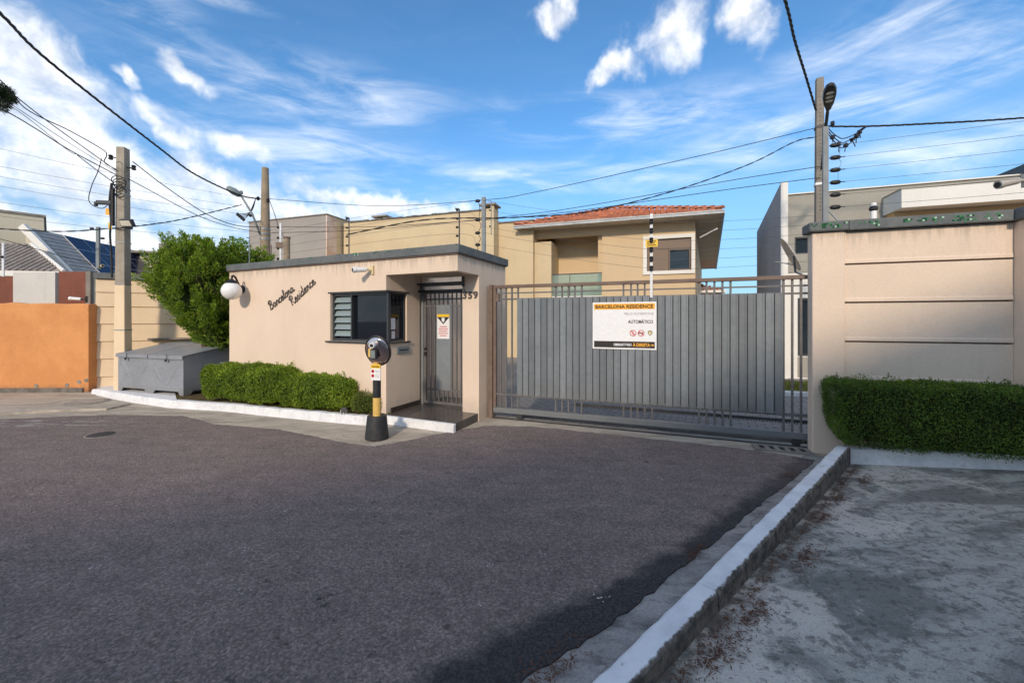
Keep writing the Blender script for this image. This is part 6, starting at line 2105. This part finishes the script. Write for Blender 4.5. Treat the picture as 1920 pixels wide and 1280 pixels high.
obj('link_wire', MB().tube(smooth_pts([(-0.09, -0.02, 0.84), (-0.06, -0.02, 0.68), (-0.08, -0.02, 0.52), (-0.04, -0.02, 0.42), (-0.09, -0.02, 0.30), (-0.05, -0.02, 0.2), (-0.1, -0.02, 0.10), (-0.08, -0.02, -0.05), (0, 0, -0.1)], 4), 0.005, 5), 'cable', fm)
fence_rod(at(921, 440, 9.0), 0.75, 'thin rod with brackets next to the tall beige chimney', 3, 'post_galv')
q = at(184, 499, 9.0)
lf = thing('fence_mast', 'galvanised fence mast on the cream wall left of the pole', 'fence post', q)
obj('mast', MB().box(-0.035, 0.035, -0.02, 0.02, -0.05, 0.88), 'post_galv', lf)
for k, z in enumerate((0.84, 0.62)):
    obj('insulator', MB().lathe([(0.010, -0.045), (0.024, -0.03), (0.027, 0.0), (0.024, 0.03), (0.010, 0.045)], 10, axis='X'), 'black_metal', lf, (-0.12 if k == 0 else 0.12, -0.02, z))
q = at(6, 515, 9.5)
lf2 = thing('fence_stanchion', 'white fence stanchion at the left edge over the board fence', 'fence post', q)
obj('rod', MB().box(-0.025, 0.025, -0.01, 0.01, -0.3, 0.75), 'fence_white', lf2)
obj('insulator', MB().lathe([(0.01, -0.03), (0.03, -0.015), (0.03, 0.015), (0.01, 0.03)], 8, axis='X'), 'black_metal', lf2, (0.0, -0.02, 0.42))

# ================================================================== CABLES
def cable(name, pts, r, label, twist=0, mat='cable', group=None, cat='cable'):
    P = [at(*q) if isinstance(q, tuple) else q for q in pts]
    S = smooth_pts(P, 10)
    r = r * 0.78
    m = MB()
    if twist:
        # bundled strands wound round each other
        D_ = [0.0]
        for a, b_ in zip(S[:-1], S[1:]):
            D_.append(D_[-1] + (b_ - a).length)
        tot = D_[-1]
        n = int(tot / 0.09)
        for st in range(twist):
            q = []
            j = 0
            for i in range(n + 1):
                dd = tot * i / n
                while j < len(S) - 2 and D_[j + 1] < dd:
                    j += 1
                f = (dd - D_[j]) / max(D_[j + 1] - D_[j], 1e-6)
                c_ = S[j].lerp(S[j + 1], f)
                d__ = (S[j + 1] - S[j]).normalized()
                u_ = d__.cross(Vector((0, 0, 1))).normalized()
                w_ = u_.cross(d__)
                a_ = dd * 2 * math.pi / 0.55 + st * 2 * math.pi / twist
                q.append(c_ + (u_ * math.cos(a_) + w_ * math.sin(a_)) * r * 0.8)
            m.tube(q, r * 0.72, 5)
    else:
        m.tube(S, r, 5)
    o = obj(name, m, mat, smooth=True)
    return tag(o, label, cat, group)

GC = 'overhead cables'
cable('power_cable', [(-230, -190, 3.6), (0, 25, 5.0), (98, 120, 6.2), (298, 277, 8.9), (366, 327, 10.2), (447, 365, 11.8), (486, 373, 12.4)], 0.020, 'thick twisted power cable sweeping down from the top left corner to brown pole', 3, group=GC)
cable('power_cable', [Vector((-0.6, 0.6, 5.7)), Vector((1.6, 3.1, 5.75)), (1472, 0, 5.6), (1490, 75, 6.6), (1510, 140, 7.6), (1530, 207, 8.7)], 0.020, 'thick twisted power cable dropping from the top edge to the right pole', 3, group=GC)
cable('power_cable', [(1548, 237, 8.75), (1622, 237, 8.5), (1740, 232, 8.2), (1920, 221, 8.0), (2300, 190, 7.6)], 0.018, 'thick twisted power cable leaving the right pole for the right edge', 3, group=GC)
cable('thin_cable', [(1530, 240, 8.7), (1300, 295, 9.4), (1000, 361, 10.4), (906, 375, 10.8), (711, 386, 11.6), (505, 373, 12.4)], 0.010, 'thin cable spanning the whole sky between right pole and brown pole', group=GC)
cable('service_cable', [(1530, 257, 8.7), (1490, 266, 8.6), (1400, 310, 8.4), (1250, 362, 8.1), (1100, 397, 7.8), (960, 408, 7.4), (800, 412, 7.0), (650, 440, 7.2)], 0.012, 'dark sagging service cable crossing in front of the red roof', 2, group=GC)
cable('service_cable', [(1538, 312, 8.7), (1360, 340, 9.2), (1100, 386, 10.0), (960, 405, 10.6), (700, 430, 11.5), (505, 437, 12.4)], 0.010, 'upper of the two thin cables above the tiled roof', group=GC)
cable('service_cable', [(1538, 333, 8.7), (1360, 356, 9.2), (1100, 393, 10.0), (960, 408, 10.6), (700, 425, 11.5), (505, 425, 12.4)], 0.010, 'lower of the two thin cables above the tiled roof', group=GC)
cable('telephone_cable', [(-200, -20, 5.5), (0, 150, 6.6), (50, 205, 7.1), (130, 245, 7.7), (190, 279, 8.2), (200, 290, 8.35), (196, 305, 8.4), (218, 318, 8.5)], 0.012, 'uppermost dark telephone cable from the left edge, looping before the left pole', group=GC)
cable('telephone_cable', [(-200, 10, 5.5), (0, 158, 6.6), (90, 228, 7.5), (218, 320, 8.5)], 0.012, 'second telephone cable from the left edge to the left pole', group=GC)
cable('telephone_cable', [(-200, 55, 5.5), (20, 195, 6.8), (120, 262, 7.7), (218, 323, 8.5)], 0.007, 'thin third telephone cable from the left edge to the left pole', group=GC)
cable('telephone_cable', [(-200, 65, 5.5), (22, 200, 6.8), (125, 280, 7.7), (145, 290, 7.9)], 0.007, 'thin telephone cable joining the lowest one before the left pole', group=GC)
cable('telephone_cable', [(-200, 105, 5.5), (0, 203, 6.6), (65, 240, 7.2), (130, 281, 7.8), (218, 328, 8.5)], 0.013, 'lowest thick telephone cable from the left edge to the left pole', group=GC)
cable('telephone_cable', [(145, 291, 7.9), (180, 318, 8.2), (214, 343, 8.5)], 0.011, 'short branch cable entering the splice box of the left pole', group=GC)
cable('service_cable', [(249, 303, 8.6), (309, 349, 9.4), (385, 400, 10.5), (440, 422, 11.6), (490, 426, 12.4)], 0.014, 'upper sagging cable between left pole and brown pole', group=GC)
cable('service_cable', [(240, 335, 8.6), (371, 404, 10.4), (440, 427, 11.5), (490, 436, 12.4)], 0.011, 'lower sagging cable between left pole and brown pole', group=GC)
cable('service_cable', [(-150, 418, 8.2), (0, 429, 8.3), (115, 434, 8.4), (211, 428, 8.5), (239, 426, 8.6), (337, 412, 10.2), (453, 384, 12.0)], 0.014, 'long dark cable passing the floodlight towards the brown pole', 2, group=GC)
cable('service_cable', [(-100, 424, 9.0), (0, 448, 9.0), (94, 474, 9.0), (178, 496, 9.0)], 0.010, 'black cable sloping down to the cream wall in front of grey roof', group=GC)
cable('service_cable', [(505, 375, 12.3), (516, 405, 12.2), (522, 425, 12.1), (530, 440, 12.0), (536, 449, 12.0)], 0.012, 'short cable hanging from the brown pole to the short post', group=GC)
# tangle of connectors next to the right pole
m = MB()
pA, pM, pB = at(1545, 232, 8.7), at(1580, 268, 8.55), at(1626, 237, 8.5)
cb = [pA, at(1556, 250, 8.65), at(1570, 263, 8.6), pM, at(1600, 258, 8.5), at(1613, 245, 8.5), pB]
JC = thing('cable_connectors', 'hanging loop of jumper cables and connectors at the right pole', 'cable connectors', pM)
for off in ((0, 0), (0.02, -0.10), (-0.03, 0.08)):
    q = [p_ + Vector((0, off[0], off[1] * (1 - abs(i - 3) / 3.0))) - pM for i, p_ in enumerate(cb)]
    obj('jumper', MB().tube(smooth_pts(q, 5), 0.010, 5), 'cable', JC, smooth=True)
for (px, py, l_) in ((1561, 258, 0.10), (1573, 270, 0.16), (1586, 273, 0.13), (1598, 262, 0.16), (1606, 256, 0.14), (1612, 248, 0.12), (1561, 232, 0.08)):
    q = at(px, py, 8.52) - pM
    obj('connector', MB().box(-0.035, 0.035, -0.03, 0.03, -0.03, 0.04).tube([(0, 0, -0.03), (0.03, 0, -l_)], 0.010, 5), 'black_metal', JC, q, (0, R(random.uniform(-30, 30)), R(random.uniform(0, 90))))

GE = 'electric fence wires'
ey = [(276, 242), (302, 273), (323, 289), (345, 313), (369, 343), (391, 366)]
nm = ['topmost', 'second', 'third', 'fourth', 'fifth', 'lowest']
for k, (ya, yb) in enumerate(ey):
    a = rw(0.24, 0.26)
    cable('fence_wire', [rw(0.36, 0.26, IZ[k]), rw(1.6, 0.12, IZ[k] - 0.03), rw(3.5, 0.05, IZ[k] - 0.01)], 0.0028, nm[k] + ' electric fence wire running right above the beige wall', 0, 'wire_grey', GE, 'wire')
for k in range(6):
    z = 2.166 + 0.16 + (5 - k) * 0.132
    a = GLp + GD * FSs + Vector((0.0, -0.065, z))
    b_ = at(1529, 404 + 17 * k, 5.15)
    c_ = at(907, 470, 6.75) + Vector((0.0, -0.02, (0.84, 0.68, 0.52, 0.40, 0.30, 0.10)[k]))
    mid1 = a.lerp(b_, 0.5) - Vector((0, 0, 0.03))
    mid2 = a.lerp(c_, 0.5) - Vector((0, 0, 0.03))
    cable('fence_wire', [b_, mid1, a, mid2, c_], 0.0026, nm[k] + ' electric fence wire strung above the sliding gate', 0, 'wire_grey', GE, 'wire')
rods = [on_front(443) + Vector((0, 0.3, 0)), on_front(649), on_front(857)]
for k in range(4):
    hgt = [0.60, 0.46, 0.31, 0.16][k]
    pts = [q + Vector((-0.03, -0.01, hgt)) for q in rods] + [at(907, 470, 6.75) + Vector((-0.10, -0.02, (0.84, 0.52, 0.30, 0.10)[k]))]
    cable('fence_wire', pts, 0.0026, ['topmost', 'second', 'third', 'lowest'][k] + ' electric fence wire along the guardhouse coping', 0, 'wire_grey', GE, 'wire')
lwz = [(279, 374), (312, 390), (331, 404), (349, 420), (379, 436), (405, 452)]
for k, (ya, yb) in enumerate(lwz):
    cable('fence_wire', [(-80, ya - 17, 6.6), (0, ya, 7.0), (220, ya * 0.53 + yb * 0.47 + 3, 8.0), (470, yb, 9.3)], 0.0035, nm[k] + ' faint wire crossing the clouds behind the left pole', 0, 'wire_grey', GE, 'wire')
